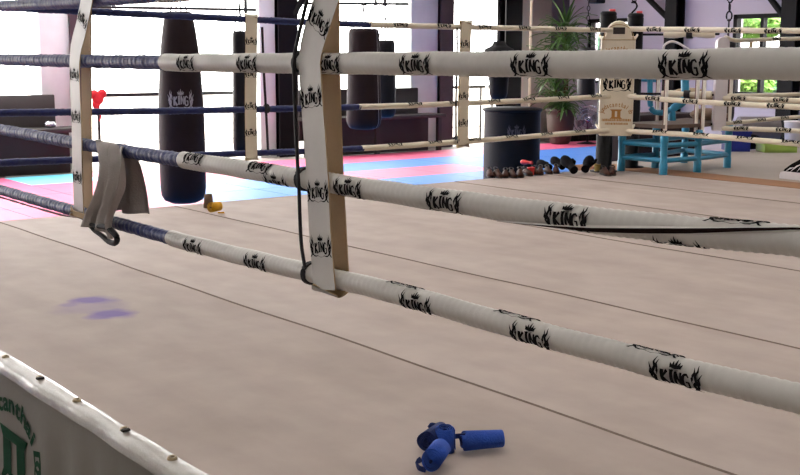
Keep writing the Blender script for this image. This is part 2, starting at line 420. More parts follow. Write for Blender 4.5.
rope_right('second rope from the floor on the right side, right of the corner pad', [(-.05,.735),(-.252,.727),(-.899,.708),(-1.843,.70),(-3.5,.70),(-6,.72)], 6, lg(-.38,12,.42,.25), RG)
rope_right('eye level rope on the right side behind the thick near rope', [(-.05,1.06),(-3,1.05),(-6,1.06)], 6, lg(-.3,4,.5,0), RG)
rope_right('topmost rope on the right side, in front of the window with greenery', [(-.05,1.33),(-.223,1.329),(-1.0,1.308),(-1.803,1.29),(-3.5,1.29),(-6,1.33)], 6, lg(-.36,12,.4,0), RG)
# ropes of the neighbouring ring
R2 = 'ropes of the neighbouring ring at right'
rope_right('neighbouring ring lowest rope, greyish, running level behind the second right rope', [(-.3,.412),(-1.143,.430),(-3,.42),(-6,.42)], 7.15, lg(-.55,4,.45,.5), R2)
rope_right('neighbouring ring middle rope, just under the window sill', [(-.3,.699),(-1.125,.70),(-3,.70),(-6,.71)], 7.15, lg(-.5,5,.45,.3), R2, r=.026)
def rope_r2(label, pts, lgs):
    return rope(label, xz(pts,-.3), .02, 0, [(V((x,-.3,0)),ph) for x,ph in lgs], W=.13, Hh=.05, step=.02, seg=10, group=R2, ripple=.0003, white=VINYL2)
rope_r2('neighbouring ring lowest back rope, rising to the right edge', [(7.15,.452),(8.495,.482),(11,.5)], [(7.4,.6),(7.8,.6),(8.2,.6)])
rope_r2('neighbouring ring middle back rope along the window sill', [(7.15,.722),(8.47,.712),(11,.71)], [])
rope_r2('neighbouring ring top back rope, crossing the leafy window', [(7.15,1.27),(7.4,1.245),(8.41,1.275),(11,1.30)], [(8.0,0.3)])

# ------------------------------------------------------------------ rope separators (folded straps)
STRAP_OUT = {'y': 1, 'x': 1}
SEPG = 'strap separators on the near ropes'
def separator(label, front, back, w, logos, axis, group, wl, th=.004):
    """front / back: centre lines bottom to top; loop of vinyl round the ropes"""
    t = thing('rope_separator', front[0], label, 'rope separator', group)
    f = smooth_path(front, .03); b = smooth_path(back, .03)
    wd = V((0,-1,0)) if axis == 'y' else V((1,0,0))
    # closing loops below the lowest and above the highest rope
    def loop(a, c, sgn):
        mid=(a+c)/2; out=[]
        for k in range(1,8):
            tt=pi*k/8; d=(c-a)/2
            out.append(mid-d*cos(tt)+V((0,0,sgn*.016*sin(tt))))
        return out
    path = f + loop(f[-1], b[-1], 1) + b[::-1] + loop(b[0], f[0], -1) + [f[0]]
    m = MB(); m.ribbon(path, wd, w, th, mi=STRAP_OUT[axis], mi_in=1-STRAP_OUT[axis])
    for z in logos:
        k = min(range(len(f)), key=lambda i: abs(f[i].z-z)); T=(f[min(k+1,len(f)-1)]-f[max(k-1,0)]).normalized()
        N = T.cross(wd).normalized(); uxx = N.cross(T).normalized()*1.0
        # out-facing side: towards the camera
        if N.dot(CP-f[k]) < 0: N=-N
        uyy = T; uxx = uyy.cross(N).normalized()
        crest_flat(m, f[k], uxx, uyy, wl, wl*.62, 2, eps=th/2+.0008)
    m.build('strap', [VINYL if axis=='y' else VINYL2, TANB, PRINT], t)['label'] = 'white vinyl strap with a tan inner face'
    return t
fx = -.036
s1 = separator('tall white strap separator nearest the camera, tied to four ropes',
    [V((fx,-4.043,.385)),V((fx,-4.022,.55)),V((fx,-4.010,.714)),V((fx,-3.994,.862)),V((fx,-3.976,1.02)),V((fx,-3.982,1.10)),V((fx,-4.061,1.239)),V((fx,-4.12,1.335))],
    [V((-fx,-4.012,.392)),V((-fx,-3.985,.711)),V((-fx,-3.968,1.068)),V((-fx,-3.968,1.335))], .114, [.51,.685,.966,1.19], 'y', SEPG, .104)
s2 = separator('smaller strap separator at left, beside the hanging grey garment',
    [V((fx,-2.186,.40)),V((fx,-2.19,.6)),V((fx,-2.202,.767)),V((fx,-2.213,1.06)),V((fx,-2.30,1.2)),V((fx,-2.385,1.335))],
    [V((-fx,-2.11,.42)),V((-fx,-2.13,.7)),V((-fx,-2.161,1.061)),V((-fx,-2.19,1.335))], .102, [.56,.83,1.01,1.22], 'y', SEPG, .088)
# brown tail under the smaller separator
m = MB(); a = [pt(71,208,0,-.045), pt(74,213,0,-.05), pt(82,216,0,-.055), pt(92,222,0,-.05)]
m.ribbon(smooth_path(a,.01), V((0,.3,1)), .022, .004); m.build('strap_tail', TANB, s2)['label']='tan strap end tucked below'
SEPF = 'strap separators on the far ropes'
def sepf(label, x, w, zs, bx):
    return separator(label, [V((x,-.03,.375)),V((x,-.03,.71)),V((x+.01,-.03,1.05)),V((x+.02,-.03,1.345))],
       [V((x+bx,.03,.385)),V((x+bx,.03,.71)),V((x+bx+.01,.03,1.05)),V((x+bx+.015,.03,1.345))], w, zs, 'x', SEPF, w*.95)
sepf('far strap separator in front of the black hanging bag, left of the main strap', 2.112, .092, [.56,.755,.975,1.19], .037)
sepf('far strap separator on white rope, right of the concrete pillar', 4.09, .108, [.55,.78,1.18], .045)
# black lashing cords
def cordthing(label, pts, r, loops):
    t = thing('lashing_cord', pts[-1], label, 'cord', 'black lashing cords')
    m = MB(); m.tube(smooth_path(pts,.02), r, 8); m.build('cord', CORD, t)
    for c, ax, rr, n in loops:
        m = MB()
        for k in range(n):
            o = ax*(k-(n-1)/2)*.011
            b = V((0,0,1)); a = ax.cross(b)
            m.tube([c+o+rr*(cos(t_)*a+sin(t_)*b) for t_ in [2*pi*j/20 for j in range(21)]], .0055, 6, caps=False)
        m.build('knot', CORD, t)
    return t
Y = V((0,1,0))
def onrope(P, px): return P[near_s(P, px)]
cp = [pt(309,-8,0,-.045), pt(300,30,0,-.045), pt(294,58,0,-.046), pt(294,76,0,-.046), pt(296,130,0,-.042), pt(298,172,0,-.046), pt(299,190,0,-.044), pt(301,240,0,-.042), pt(305,268,0,-.046)]
cordthing('black cord tied rope to rope beside the tall near separator', cp, .0058, [(onrope(p3,303),Y,.0345,2),(onrope(p2,305),Y,.0335,2),(onrope(p1,311),Y,.0325,2)])
cordthing('thin black cord right of the far separator in front of the black bag', [pt(262,27,1,-.03),pt(264,75,1,-.03),pt(266,110,1,-.03),pt(268,150,1,-.03)], .009, [(V((2.26,0,.715)),V((1,0,0)),.029,2)])
cordthing('short black cord on the left edge of the far separator by the pillar', [pt(457,28,1,-.05),pt(457,60,1,-.05),pt(456,100,1,-.05),pt(456,140,1,-.05)], .009, [(pt(456,140,1,0),V((1,0,0)),.029,2)])
# thin dark red cord under the lowest near rope
m = MB(); m.tube(smooth_path([pt(-66,178,0,0.03), pt(0,197,0,.03), pt(30,206,0,.03), pt(62,215,0,.03), pt(76,217,0,.03)],.03), lambda f:.0045, 6, rf=lambda l,a:.0012*sin(2*pi*l/.03))
tag(m.build('thin_cord', mat('maroon_cord',(84,30,52),.7,.3,40)), 'thin maroon cord below the lowest blue rope at far left', 'cord')

# ------------------------------------------------------------------ ring platform
ring = thing('boxing_ring_platform', (3,-3,G), 'raised ring floor of beige canvas with dark seams and purple stains', 'boxing ring')
m = MB()
xs = [-.58,.521,1.797,3.179,4.5,5.6,6.465]
for a,b in zip(xs[:-1], xs[1:]):
    ny=46; yy=[.525-(7.9+.525)*k/ny for k in range(ny+1)]
    vs=[]; 
    prof=[(0,.0042),(.006,.0042),(.012,.0015),(.5,0.0006),(1,0)]
    for k,y in enumerate(yy):
        wob=.006*sin(y*2.1+a*5)+.004*sin(y*5.3)
        for f,z in prof:
            x = a + (f if f<.1 else f*(b-a)) ; x += wob if f < .1 and a>-.5 else 0
            if f==1: x=b+ (.006*sin(y*2.1+b*5)+.004*sin(y*5.3) if b<6.4 else 0)
            vs.append((x,y,z if a>-.5 else 0.0005))
    np_=len(prof)
    m.add(vs,[(k*np_+j,(k+1)*np_+j,(k+1)*np_+j+1,k*np_+j+1) for k in range(ny) for j in range(np_-1)],0)
    if a > -.5:   # stitched dark thread line along the overlap
        vs=[]
        for k,y in enumerate(yy):
            wob=.006*sin(y*2.1+a*5)+.004*sin(y*5.3)
            vs += [(a+wob-.008,y,.0012),(a+wob-.001,y,.0046)]
        m.add(vs,[(k*2,k*2+1,k*2+3,k*2+2) for k in range(ny)],1)
m.build('canvas', [CANV, mat('seam_thread',(120,104,92),.9,.2,20)], ring)
m = MB(); m.box((-.57,-7.9,G),(6.46,.51,-.004)); m.build('platform_base', WOODD, ring)
# far edge lip of the canvas
m = MB(); m.tube([(-.58,.525,-.012),(3,.527,-.010),(6.465,.525,-.012)], .014, 8); m.build('canvas_hem', CANV, ring)
# edge trim with eyelets
m = MB(); path=[V((-.600+.002*sin(y*3.3),y,-.003+.0015*sin(y*4.1+1)+.001*sin(y*17))) for y in [.5-.06*k for k in range(140)]]
prof=[(.028,.004),(.016,.008),(.0,.009),(-.016,.006),(-.027,-.003),(-.034,-.016),(-.037,-.034)]
vs=[]
for p in path: 
    k=.003*sin(p.y*7.3)+.002*sin(p.y*19)
    vs += [p+V((a-(k if b<0 else 0),0,b)) for a,b in prof]
m.add(vs,[(i*7+j,i*7+j+1,(i+1)*7+j+1,(i+1)*7+j) for i in range(len(path)-1) for j in range(6)],0)
trim = m.build('edge_trim', [mat('white_trim_vinyl',(176,170,160),.25,.14,9,.25,25)], ring); trim['label']='shiny white vinyl edge strip with eyelets'
for y in (-2.0,-2.42,-2.836,-3.167,-3.482,-3.831,-4.13,-4.46):
    c=V((-.598,y,.0085)); m=MB()
    m.lathe([(.006,.0),(.007,.004),(.012,.005),(.015,-.003)],c,12,0); m.lathe([(0.0001,.0012),(.0055,.0014)],c,10,1)
    m.box((c.x-.018,c.y-.026,c.z),(c.x+.006,c.y-.012,c.z+.006),1) if y in (-3.167,-3.831) else None
    m.build('eyelet',[BRASS,HOLE],trim)
# skirt banner with pleats
m = MB(); nz=14; ny=150; vs=[]
def skx(y,z):
    d=min(1,max(0,(-z-.05)/.35)); pl=1 if y<-3.25 else .25
    return -.618-.016*d*pl*sin(y*23+1.7*sin(y*5))-.006*sin(y*3)-.01*d
for i in range(ny+1):
    y=.5-8.3*i/ny
    for j in range(nz+1):
        z=-.018-(-.018-G-.005)*j/nz; vs.append((skx(y,z),y,z))
m.add(vs,[(i*(nz+1)+j,(i*(nz+1)+j+1),((i+1)*(nz+1)+j+1),((i+1)*(nz+1)+j)) for i in range(ny) for j in range(nz)],0)
skirt=m.build('apron_skirt',[mat('grey_banner_vinyl',(128,122,112),.4,.12,4,.1,15)],ring); skirt['label']='grey vinyl banner skirt with green lettering'
m=MB(); c=V((-.666,-2.935,-.315)); ux=V((0,-1,0)); uz=V((0,0,1))
text_arc(m,'Jundscanthai DO',c+V((0,0,.012)),ux,uz,.255,.160,186,-6,.096,0,sxy=1.3,bold=.03)
def ii_block(m,c,ux,uy,w,h,mi,eps=.0015):
    n=ux.cross(uy).normalized()
    def q(pts): m.add([V(c)+ux*x*w+uy*y*h+n*eps for x,y in pts],[tuple(range(len(pts)))],mi,False)
    q([(-.5,.5),(.5,.5),(.36,.3),(-.36,.3)]); q([(-.5,-.5),(-.36,-.3),(.36,-.3),(.5,-.5)])
    q([(-.36,.3),(-.09,.3),(-.09,-.3),(-.36,-.3)]); q([(.09,.3),(.36,.3),(.36,-.3),(.09,-.3)])
ii_block(m,c+V((0,-.01,-.025)),ux,uz,.29,.20,0)
m.v=[(skx(v[1],v[2])-.003,v[1],v[2]) for v in m.v]
o=m.build('printed_emblem',GREEN,skirt); o['label']='green arched lettering over a green block emblem'

# neighbouring ring floor and the ledge between
r2=thing('neighbouring_ring_platform',(10,-3,G),'grey canvas floor of the second ring beyond the turquoise stand','boxing ring')
m=MB(); m.box((6.862,-7.9,G),(13.2,.95,.004)); m.build('canvas',CANV2,r2)
m=MB(); m.box((6.47,-7.9,G),(6.86,.95,.003)); m.build('timber_ledge',BROWNEDGE,r2)

# ------------------------------------------------------------------ floors, walls, roof
m=MB(); m.box((-14,-14,G-.2),(24,8.75,G-.004)); struct('floor',m,EARTH)
m=MB(); m.box((-30,8.75,G-.2),(40,40,G-.02)); struct('terrace',m,TERR)
def tatami():
    mm=bpy.data.materials.new('foam_mats'); mm.use_nodes=True; nt=mm.node_tree; n=nt.nodes; b=n['Principled BSDF']
    b.inputs['Roughness'].default_value=.55; b.inputs['Specular IOR Level'].default_value=.32
    no=n.new('ShaderNodeTexNoise'); no.inputs['Scale'].default_value=14; tc=n.new('ShaderNodeTexCoord'); nt.links.new(tc.outputs['Object'],no.inputs['Vector'])
    bp=n.new('ShaderNodeBump'); bp.inputs['Strength'].default_value=.12; bp.inputs['Distance'].default_value=.01
    nt.links.new(no.outputs['Fac'],bp.inputs['Height']); nt.links.new(bp.outputs['Normal'],b.inputs['Normal'])
    return mm,b
def solid(name,c):
    mm,b=tatami(); mm.name=name; b.inputs['Base Color'].default_value=(*lin(c),1); return mm
MBL=solid('blue_foam_mat',(58,122,208)); MPK=solid('pink_foam_mat',(216,92,128)); MCY=solid('cyan_foam_mat',(110,196,218))
m=MB(); x0,x1,y0,y1=-6.0,14.2,.60,7.7
def cell(i,j):
    x=x0+i+.5; y=y1-j-.5
    if 3<x<4.3 and y>6.7: return 2
    if j==0: return 1
    if 1<=j<=3 and x<4.0: return 2 if (3.2<x<4.2 and 6.2<y<7.4) else 1
    if abs(y-6.2)<.5 and 6<x<9.4 : return 0
    if 5.0<y<6.0 and 6.4<x<9.2: return 1
    if 6.0<y<7 and 4<x<6: return 1
    return 0
nx=int(x1-x0)+1; ny=8
for i in range(nx):
    for j in range(ny):
        xa=x0+i; xb=min(xa+1,x1); yb=y1-j; ya=max(yb-1,y0)
        if xb-xa<.02 or yb-ya<.02: continue
        e=.004
        m.box((xa+e,ya+e,G-.001),(xb-e,yb-e,G+.025),cell(i,j))
o=m.build('mat_floor',[MBL,MPK,MCY]); tag(o,'blue and pink foam mat flooring beyond the ring canvas','floor mats'); 

WY=8.5
def pillar(x,label,m_,w=.6):
    m=MB(); m.rbox((x,WY,G-.02),(x+w,WY+.45,4.6),.02); o=m.build('concrete_pillar',m_); o['kind']='structure'; o['label']=label; return o
pillar(3.86,'white concrete pillar behind the small left separator',CONC,.44)
pillar(7.38,'white concrete pillar behind the far left separator',CONC,.30)
pillar(10.45,'white concrete pillar in the middle of the window wall',CONC,.62)
pillar(13.42,'cream concrete pillar beside the potted palm',CONCB,.52)
for x in (.5,-2.7,-6): pillar(x,'white concrete pillar outside the frame at left',CONC,.5)
def post(x,y,ax,w,m_,label,knee=None):
    m=MB()
    def h(a,b):
        m.box((a[0],a[1],G-.02),(b[0],b[1],4.6))
    if ax=='x':   # H-section column
        h((x,y,0),(x+w,y+.03,0)); h((x,y+.22,0),(x+w,y+.25,0)); h((x+w/2-.012,y+.03,0),(x+w/2+.012,y+.22,0))
    else:
        h((x-.03,y-w,0),(x,y,0)); h((x-.25,y-w,0),(x-.22,y,0)); h((x-.22,y-w/2-.012,0),(x-.03,y-w/2+.012,0))
    o=m.build('steel_post',m_); o['kind']='structure'; o['label']=label
    if knee:
        m=MB(); m.tube(knee,.055,8); k=m.build('knee_brace',m_); k.parent=o; k['kind']='structure'
    return o
post(4.28,8.42,'x',.17,STEELB,'brown steel post behind the small left separator')
post(7.68,8.40,'x',.36,STEEL,'black steel post left of the tall separator',smooth_path([(7.95,8.42,1.65),(8.05,8.42,1.85),(8.22,8.42,2.05),(8.5,8.42,2.3),(8.9,8.42,2.6)],.1))
post(11.07,8.42,'x',.30,STEELB,'brown steel post right of the middle pillar')
post(12.63,8.40,'x',.42,STEEL,'black steel post behind the round floor bag')
post(14.4,5.97,'y',.24,STEEL,'black steel post in the middle of the lavender wall',[(14.25,5.89,1.70),(14.25,6.40,2.10),(14.25,7.2,2.75)])
post(14.4,3.66,'y',.27,STEEL,'black steel post right of the leafy window',[(14.25,3.56,1.62),(14.25,3.91,2.01),(14.25,4.7,2.9)])
# window wall above the openings
m=MB(); m.box((-8,WY+.05,2.75),(14.8,WY+.40,4.6)); struct('wall_far',m,CONCB)
# frames and railing beyond
def strip(name,a,b,m_,label,cat):
    m=MB(); m.box(a,b); return tag(m.build(name,m_),label,cat)
m=MB(); m.box((13.10,WY+.02,G),(13.36,WY+.12,2.75)); o=m.build('window_jamb',mat('cream_jamb',(232,222,204),.6,.05)); o['kind']='structure'
m=MB(); m.box((13.94,WY-.02,G),(14.6,WY+.40,4.6)); struct('wall_back',m,PURP)
def railing(label,x0,x1,zt,sp):
    t=thing('terrace_railing',((x0+x1)/2,9.25,G),label,'railing','terrace railings')
    m=MB(); m.box((x0,9.22,zt-.035),(x1,9.28,zt+.02)); m.build('handrail',RAIL,t)
    n=max(1,int((x1-x0)/sp))
    for k in range(n+1):
        x=x0+.1+(x1-x0-.2)*k/n; m=MB(); m.box((x-.02,9.235,G-.02),(x+.02,9.265,zt-.03)); m.build('baluster',RAIL,t)
    for z in (.0,-.25):
        m=MB(); m.tube([(x0,9.25,z),(x1,9.25,z)],.008,6); m.build('wire',mat('rail_wire',(150,140,130),.5) if 'rail_wire' not in bpy.data.materials else bpy.data.materials['rail_wire'],t)
railing('black terrace railing outside the window behind the big oxblood bag',4.9,7.55,.497,2.6)
railing('black terrace railing outside between the brown and black steel posts',11.3,12.9,.52,1.35)
railing('short black railing outside, right of the round floor bag',13.0,13.95,.52,1.0)
# bars hung across the openings
def bar(label,a,b,brk):
    t=thing('steel_bar',(V(a)+V(b))/2,label,'bar','steel bars across the windows')
    m=MB(); m.tube([a,b],.022,8); m.build('rod',RAIL,t)
    for x,z0,z1 in brk:
        m=MB(); m.box((x-.02,a[1]-.02,z0),(x+.02,a[1]+.02,z1)); m.build('bracket',RAIL,t)
bar('thin dark bar across the window behind the big oxblood bag',(4.45,8.6,1.76),(7.4,8.6,1.80),[(7.2,1.74,2.05)])
bar('thin dark bar across the window above the twin bags',(8.0,8.6,1.92),(10.47,8.6,1.985),[(9.75,1.93,2.1),(9.95,1.93,2.1)])

# lavender wall with two windows
m=MB(); X=14.4; T=.25
w1=(3.60,4.70,.47,1.80); w2=(6.85,7.95,.60,1.80)
def wallband(y0,y1,z0,z1): m.box((X,y0,z0),(X+T,y1,z1))
wallband(-14,3.60,G,4.6); wallband(3.60,4.70,G,w1[2]); wallband(3.60,4.70,w1[3],4.6); wallband(4.70,6.85,G,4.6)
wallband(6.85,7.95,G,w2[2]); wallband(6.85,7.95,w2[3],4.6); wallband(7.95,8.55,G,4.6)
struct('wall_right',m,LAV)
GLASS=bpy.data.materials.new('window_glass'); GLASS.use_nodes=True
_b=GLASS.node_tree.nodes['Principled BSDF']; _b.inputs['Transmission Weight'].default_value=1; _b.inputs['Roughness'].default_value=0; _b.inputs['IOR'].default_value=1.05
_b.inputs['Specular IOR Level'].default_value=.3
def window(name,w):
    y0,y1,z0,z1=w; m=MB(); f=.07
    m.box((X-.03,y0,z0),(X+.1,y0+f,z1)); m.box((X-.03,y1-f,z0),(X+.1,y1,z1)); m.box((X-.03,y0,z1-f),(X+.1,y1,z1)); m.box((X-.03,y0,z0),(X+.1,y1,z0+f*.6))
    yc=(y0+y1)/2; m.box((X-.02,yc-.03,z0),(X+.09,yc+.03,z1))
    fr=struct(name,m,STEEL)
    for a,b in ((y0+f,yc-.03),(yc+.03,y1-f)):
        m=MB(); m.box((X+.03,a,z0+f*.6),(X+.036,b,z1-f)); p=m.build('window_pane',GLASS,None); p.parent=fr; p['kind']='structure'
window('window_1',w1); window('window_2',w2)
# roof
# roof, with slots added to let sky light onto canvas and mats
m=MB(); slots=[(-9.6,-9.3),(-6.9,-6.6),(-4.2,-3.9),(-1.5,-1.2),(1.2,1.5),(4.8,5.6),(6.3,7.5)]; ya=-14
for a,b in slots+[(9.0,9.0)]:
    m.box((-5.2,ya,4.6),(14.8,a,4.75)); ya=b
for a,b in slots:
    m.box((-5.2,a,4.6),(-4.0,b,4.75)); m.box((13.8 if a<4 else 8.0 if a<6 else 6.0,a,4.6),(14.8,b,4.75))
struct('ceiling',m,ROOF)
m=MB(); m.box((-5.3,-14,G),(-5.1,9,1.0)); m.box((-5.3,-14,1.12),(-5.1,9,4.6)); struct('wall_near_added',m,ROOF)  # unseen wall added to cut camera-side fill, leaving a narrow light gap
m=MB(); m.box((-5.2,-14.2,G),(14.6,-14,4.6)); struct('wall_side_added',m,ROOF)  # unseen wall added to darken the camera side

# greenery outside
def bush(label,c,r,n,m_,seed,group='shrubs outside the windows'):
    rd=random.Random(seed); m=MB()
    for k in range(n):
        d=V((rd.gauss(0,1),rd.gauss(0,1),rd.gauss(0,1))).normalized()*(rd.random()**.4)
        p=V(c)+V((d.x*r[0],d.y*r[1],d.z*r[2]))
        a=V((rd.gauss(0,1),rd.gauss(0,1),rd.gauss(0,1))).normalized(); b=a.orthogonal().normalized(); L=rd.uniform(.07,.14); w=L*.4
        m.add([p-a*L,p+b*w,p+a*L,p-b*w],[(0,1,2,3)],0,False)
    t=thing('shrub',(c[0],c[1],G),label,'shrub',group)
    m.build('foliage',m_,t)
    m=MB(); m.tube([(c[0],c[1],G-.02),(c[0],c[1],c[2])],.04,6); m.build('stem',CANE,t); return t
bush('yellow-green shrub low in the left pane of the right-hand window',pt(748,84,0,17.0),(.6,.45,.55),2600,HEDGE,1)
bush('bluish shrub low in the right pane of the right-hand window',pt(775,88,0,18.9),(.6,.42,.55),1800,HEDGE2,2)
bush('pale green tree crown high in the right-hand window',pt(752,26,0,19.2),(.7,.75,.30),2400,HEDGE,3)
bush('low green shrub in the window behind the corner pad',pt(604,50,0,17.2),(.6,1.0,.35),1200,HEDGE2,4)

# ------------------------------------------------------------------ benches
def bench(label,x0,x1,item):
    t=thing('bench',((x0+x1)/2,8.1,G),label,'bench','dark wooden benches by the windows')
    m=MB(); m.rbox((x0,8.25,G+.25),(x1,8.31,.55),.02); m.build('backrest',WOODD,t)
    m=MB(); m.rbox((x0-.05,7.75,.055),(x1+.22,8.24,.115),.02); m.build('seat',WOODD,t)
    for x in (x0+.1,(x0+x1)/2,x1+.1):
        for y in (7.82,8.18):
            m=MB(); m.box((x-.035,y-.035,G-.002),(x+.035,y+.035,.056)); m.build('leg',WOODD,t)
    m=MB(); m.box((x0,8.10,G+.0),(x1+.1,8.13,.05)); m.build('kick_board',WOODD,t)
    return t
bench('dark wooden bench with tall back at the far left window',.9,3.95,0)
bench('dark wooden bench with tall back behind the twin hanging bags',7.95,10.42,0)
m=MB(); c=pt(50,124,1,7.95); m.lathe([(.02,0),(.07,.01),(.085,.04),(.06,.08),(.02,.09)],(c.x,c.y,.117),14); tag(m.build('metal_bowl',CHROME),'small silvery bowl on the left bench end','bowl')
m=MB(); m.sphere((8.05,7.95,.149),(.16,.09,.032)); tag(m.build('pale_cloth',mat('pale_blue_cloth',(150,170,205),.7,.2,20)),'crumpled pale blue cloth on the bench left of the tall separator','cloth')

# ------------------------------------------------------------------ hanging bags
def links(m,a,b,r,wire):
    a=V(a); b=V(b); d=b-a; n=max(2,int(d.length/(r*3.3))); T=d.normalized(); p=T.orthogonal().normalized(); q=T.cross(p)
    for i in range(n):
        c=a+d*(i+.5)/n; u=p if i%2 else q
        m.tube([c+T*r*1.75*cos(2*pi*k/12)+u*r*sin(2*pi*k/12) for k in range(13)],wire,5,caps=False)
def hanging_bag(label,c,prof,m_,top,logo=None,straps=4,spread=None,chain=.018,seam=None):
    """prof: (radius, z) from bottom to top; top: z of the hook"""
    t=thing('heavy_bag',(c[0],c[1],prof[0][1]),label,'punching bag','hanging punching bags')
    m=MB(); m.lathe(prof,(c[0],c[1],0),32)
    if logo:
        z,W,az=logo; r=max(p[0] for p in prof)
        rr=[p[0] for p in prof if p[1]<=z][-1]
        m.add([(c[0]+(r+.004)*cos(az+x*W/2/r), c[1]+(r+.004)*sin(az+x*W/2/r), z+y*W*.75) for x,y in CREST[0]],CREST[1],1,False)
    if seam is not None:
        az=seam; vs=[]
        for k in range(len(prof)-2):
            r,z=prof[k+1]; vs+=[(c[0]+(r+.004)*cos(az+s),c[1]+(r+.004)*sin(az+s),z) for s in (-.018,.018)]
        m.add(vs,[(2*i,2*i+1,2*i+3,2*i+2) for i in range(len(vs)//2-1)],1)
    m.build('bag_body',[m_,WPRINT],t)
    zt=prof[-1][1]; rt=prof[-2][0]*.85 if spread is None else spread; zj=zt+min(.24,.6*(top-zt))
    for k in range(straps):
        a=pi/4+2*pi*k/straps; m=MB(); m.tube([(c[0]+rt*cos(a),c[1]+rt*sin(a),zt-.02),(c[0]+.01*cos(a),c[1]+.01*sin(a),zj)],.006,6); m.build('strap',CORD,t)
    m=MB(); links(m,(c[0],c[1],zj-.02),(c[0],c[1],top),chain,chain*.32); m.build('chain',STEEL,t)
    return t
def cyl(r,z0,z1,rt=None,rd=.07):
    rt=rt or r
    return [(.001,z0),(r*.55,z0+.004),(r*.82,z0+.02),(r*.95,z0+.055),(r,z0+.11)]+[(r+(rt-r)*k/8,z0+.11+(z1-z0-.16)*k/8) for k in range(1,9)]+[(rt*.96,z1-.015),(rt*.85,z1),(.001,z1+.002)]
TOP=4.6
b1=hanging_bag('big oxblood bag with pale crest, hanging nearly to the canvas edge at left',(2.63,2.0),
  [(.001,-.195),(.11,-.19),(.165,-.165),(.19,-.12),(.197,-.05),(.199,.1),(.199,.35),(.197,.55),(.190,.75),(.178,.95),(.165,1.12),(.145,1.28),(.125,1.40),(.115,1.445),(.09,1.455),(.001,1.456)],LEATH,TOP,logo=(.72,.2,R(-118)))
hanging_bag('grey-black bag hanging behind the far left separator',(3.22,2.0),cyl(.075,.20,1.30,.06),LEATHB,TOP,straps=3,chain=.014)
hanging_bag('broad black bag hanging in the foremost of the twin bags right of the tall separator',(4.60,2.0),cyl(.172,.375,1.345,.150),LEATH,TOP,seam=R(-72))
hanging_bag('narrower black bag behind the broad twin bag',(5.55,2.9),cyl(.125,.42,1.255,.11),LEATHB,TOP,straps=3)
hanging_bag('black pear-shaped bag hanging above the round floor bag',(6.87,2.5),
  [(.001,.60),(.05,.605),(.09,.63),(.105,.68),(.11,.80),(.125,.92),(.16,1.03),(.185,1.08),(.185,1.12),(.16,1.17),(.10,1.20),(.075,1.22),(.07,1.255),(.001,1.256)],RUBBER,TOP,straps=2,spread=.05,chain=.013)
c=pt(587,60,1,3.0)
hanging_bag('slim black bag hanging left of the corner pad, before the palm',(c.x,c.y),cyl(.115,.53,1.20,.11),LEATHB,TOP,straps=2,spread=.07)
c=pt(632,60,1,1.8)
hanging_bag('black bag behind the second corner post, hung from a large S-shaped hook',(c.x,c.y),cyl(.10,.45,1.30,.10),LEATHB,1.53,straps=2,spread=.05)
hb=bpy.context.scene.objects.get('heavy_bag.006') or bpy.data.objects['heavy_bag.006']
c0=V((c.x,c.y,1.62)); m=MB()
pth=[c0+cr*.035*sin(2*pi*k/25)+V((0,0,.10-.22*k/25)) for k in range(26)]
m.tube(smooth_path([c0+cr*-.03+V((0,0,.08))]+pth+[c0+cr*.03+V((0,0,-.09))],.01),.011,8); m.build('s_hook',STEEL,hb)['label']='large black S-shaped hook'
m=MB(); links(m,c0+V((0,0,.08)),(c0.x,c0.y,4.6),.022,.007); m.build('upper_chain',STEEL,hb)
c=pt(727,60,0,8.9)
hanging_bag('dark bag hanging at the left edge of the leafy window',(c.x,c.y),cyl(.11,.35,1.27,.09),LEATHB,TOP,straps=2,spread=.05,chain=.03)
# dark trolley box over the slim bag
c=pt(597,1,1,3.0); m=MB(); m.rbox((c.x-.08,c.y-.08,c.z-.03),(c.x+.08,c.y+.08,c.z+.25),.02); m.tube([(c.x,c.y,c.z+.2),(c.x,c.y,4.6)],.02,8)
tag(m.build('chain_hoist',STEEL),'dark chain hoist block at the top left of the corner pad','hoist')
# round floor bag
t=thing('floor_bag',(7.68,3.1,G),'wide round black floor bag standing on the mats','punching bag')
m=MB(); r=.345
m.lathe([(r*.93,G+.025),(r*.99,G+.05),(r,G+.12),(r,.10),(r,.42),(r*1.01,.435),(r*1.01,.455),(r*.97,.47),(r*.6,.478),(.001,.48)],(7.68,3.1,0),40)
m.add([(7.68+(r+.004)*cos(R(-125)+x*.3),3.1+(r+.004)*sin(R(-125)+x*.3),.2+y*.16) for x,y in CREST[0]],CREST[1],1,False)
m.build('body',[RUBBER,mat('faded_print',(70,64,70),.5)],t)
m=MB(); m.tube([(7.68+r*1.02*cos(2*pi*k/40),3.1+r*1.02*sin(2*pi*k/40),.447) for k in range(41)],.018,8,caps=False); m.build('rim',RUBBER,t)

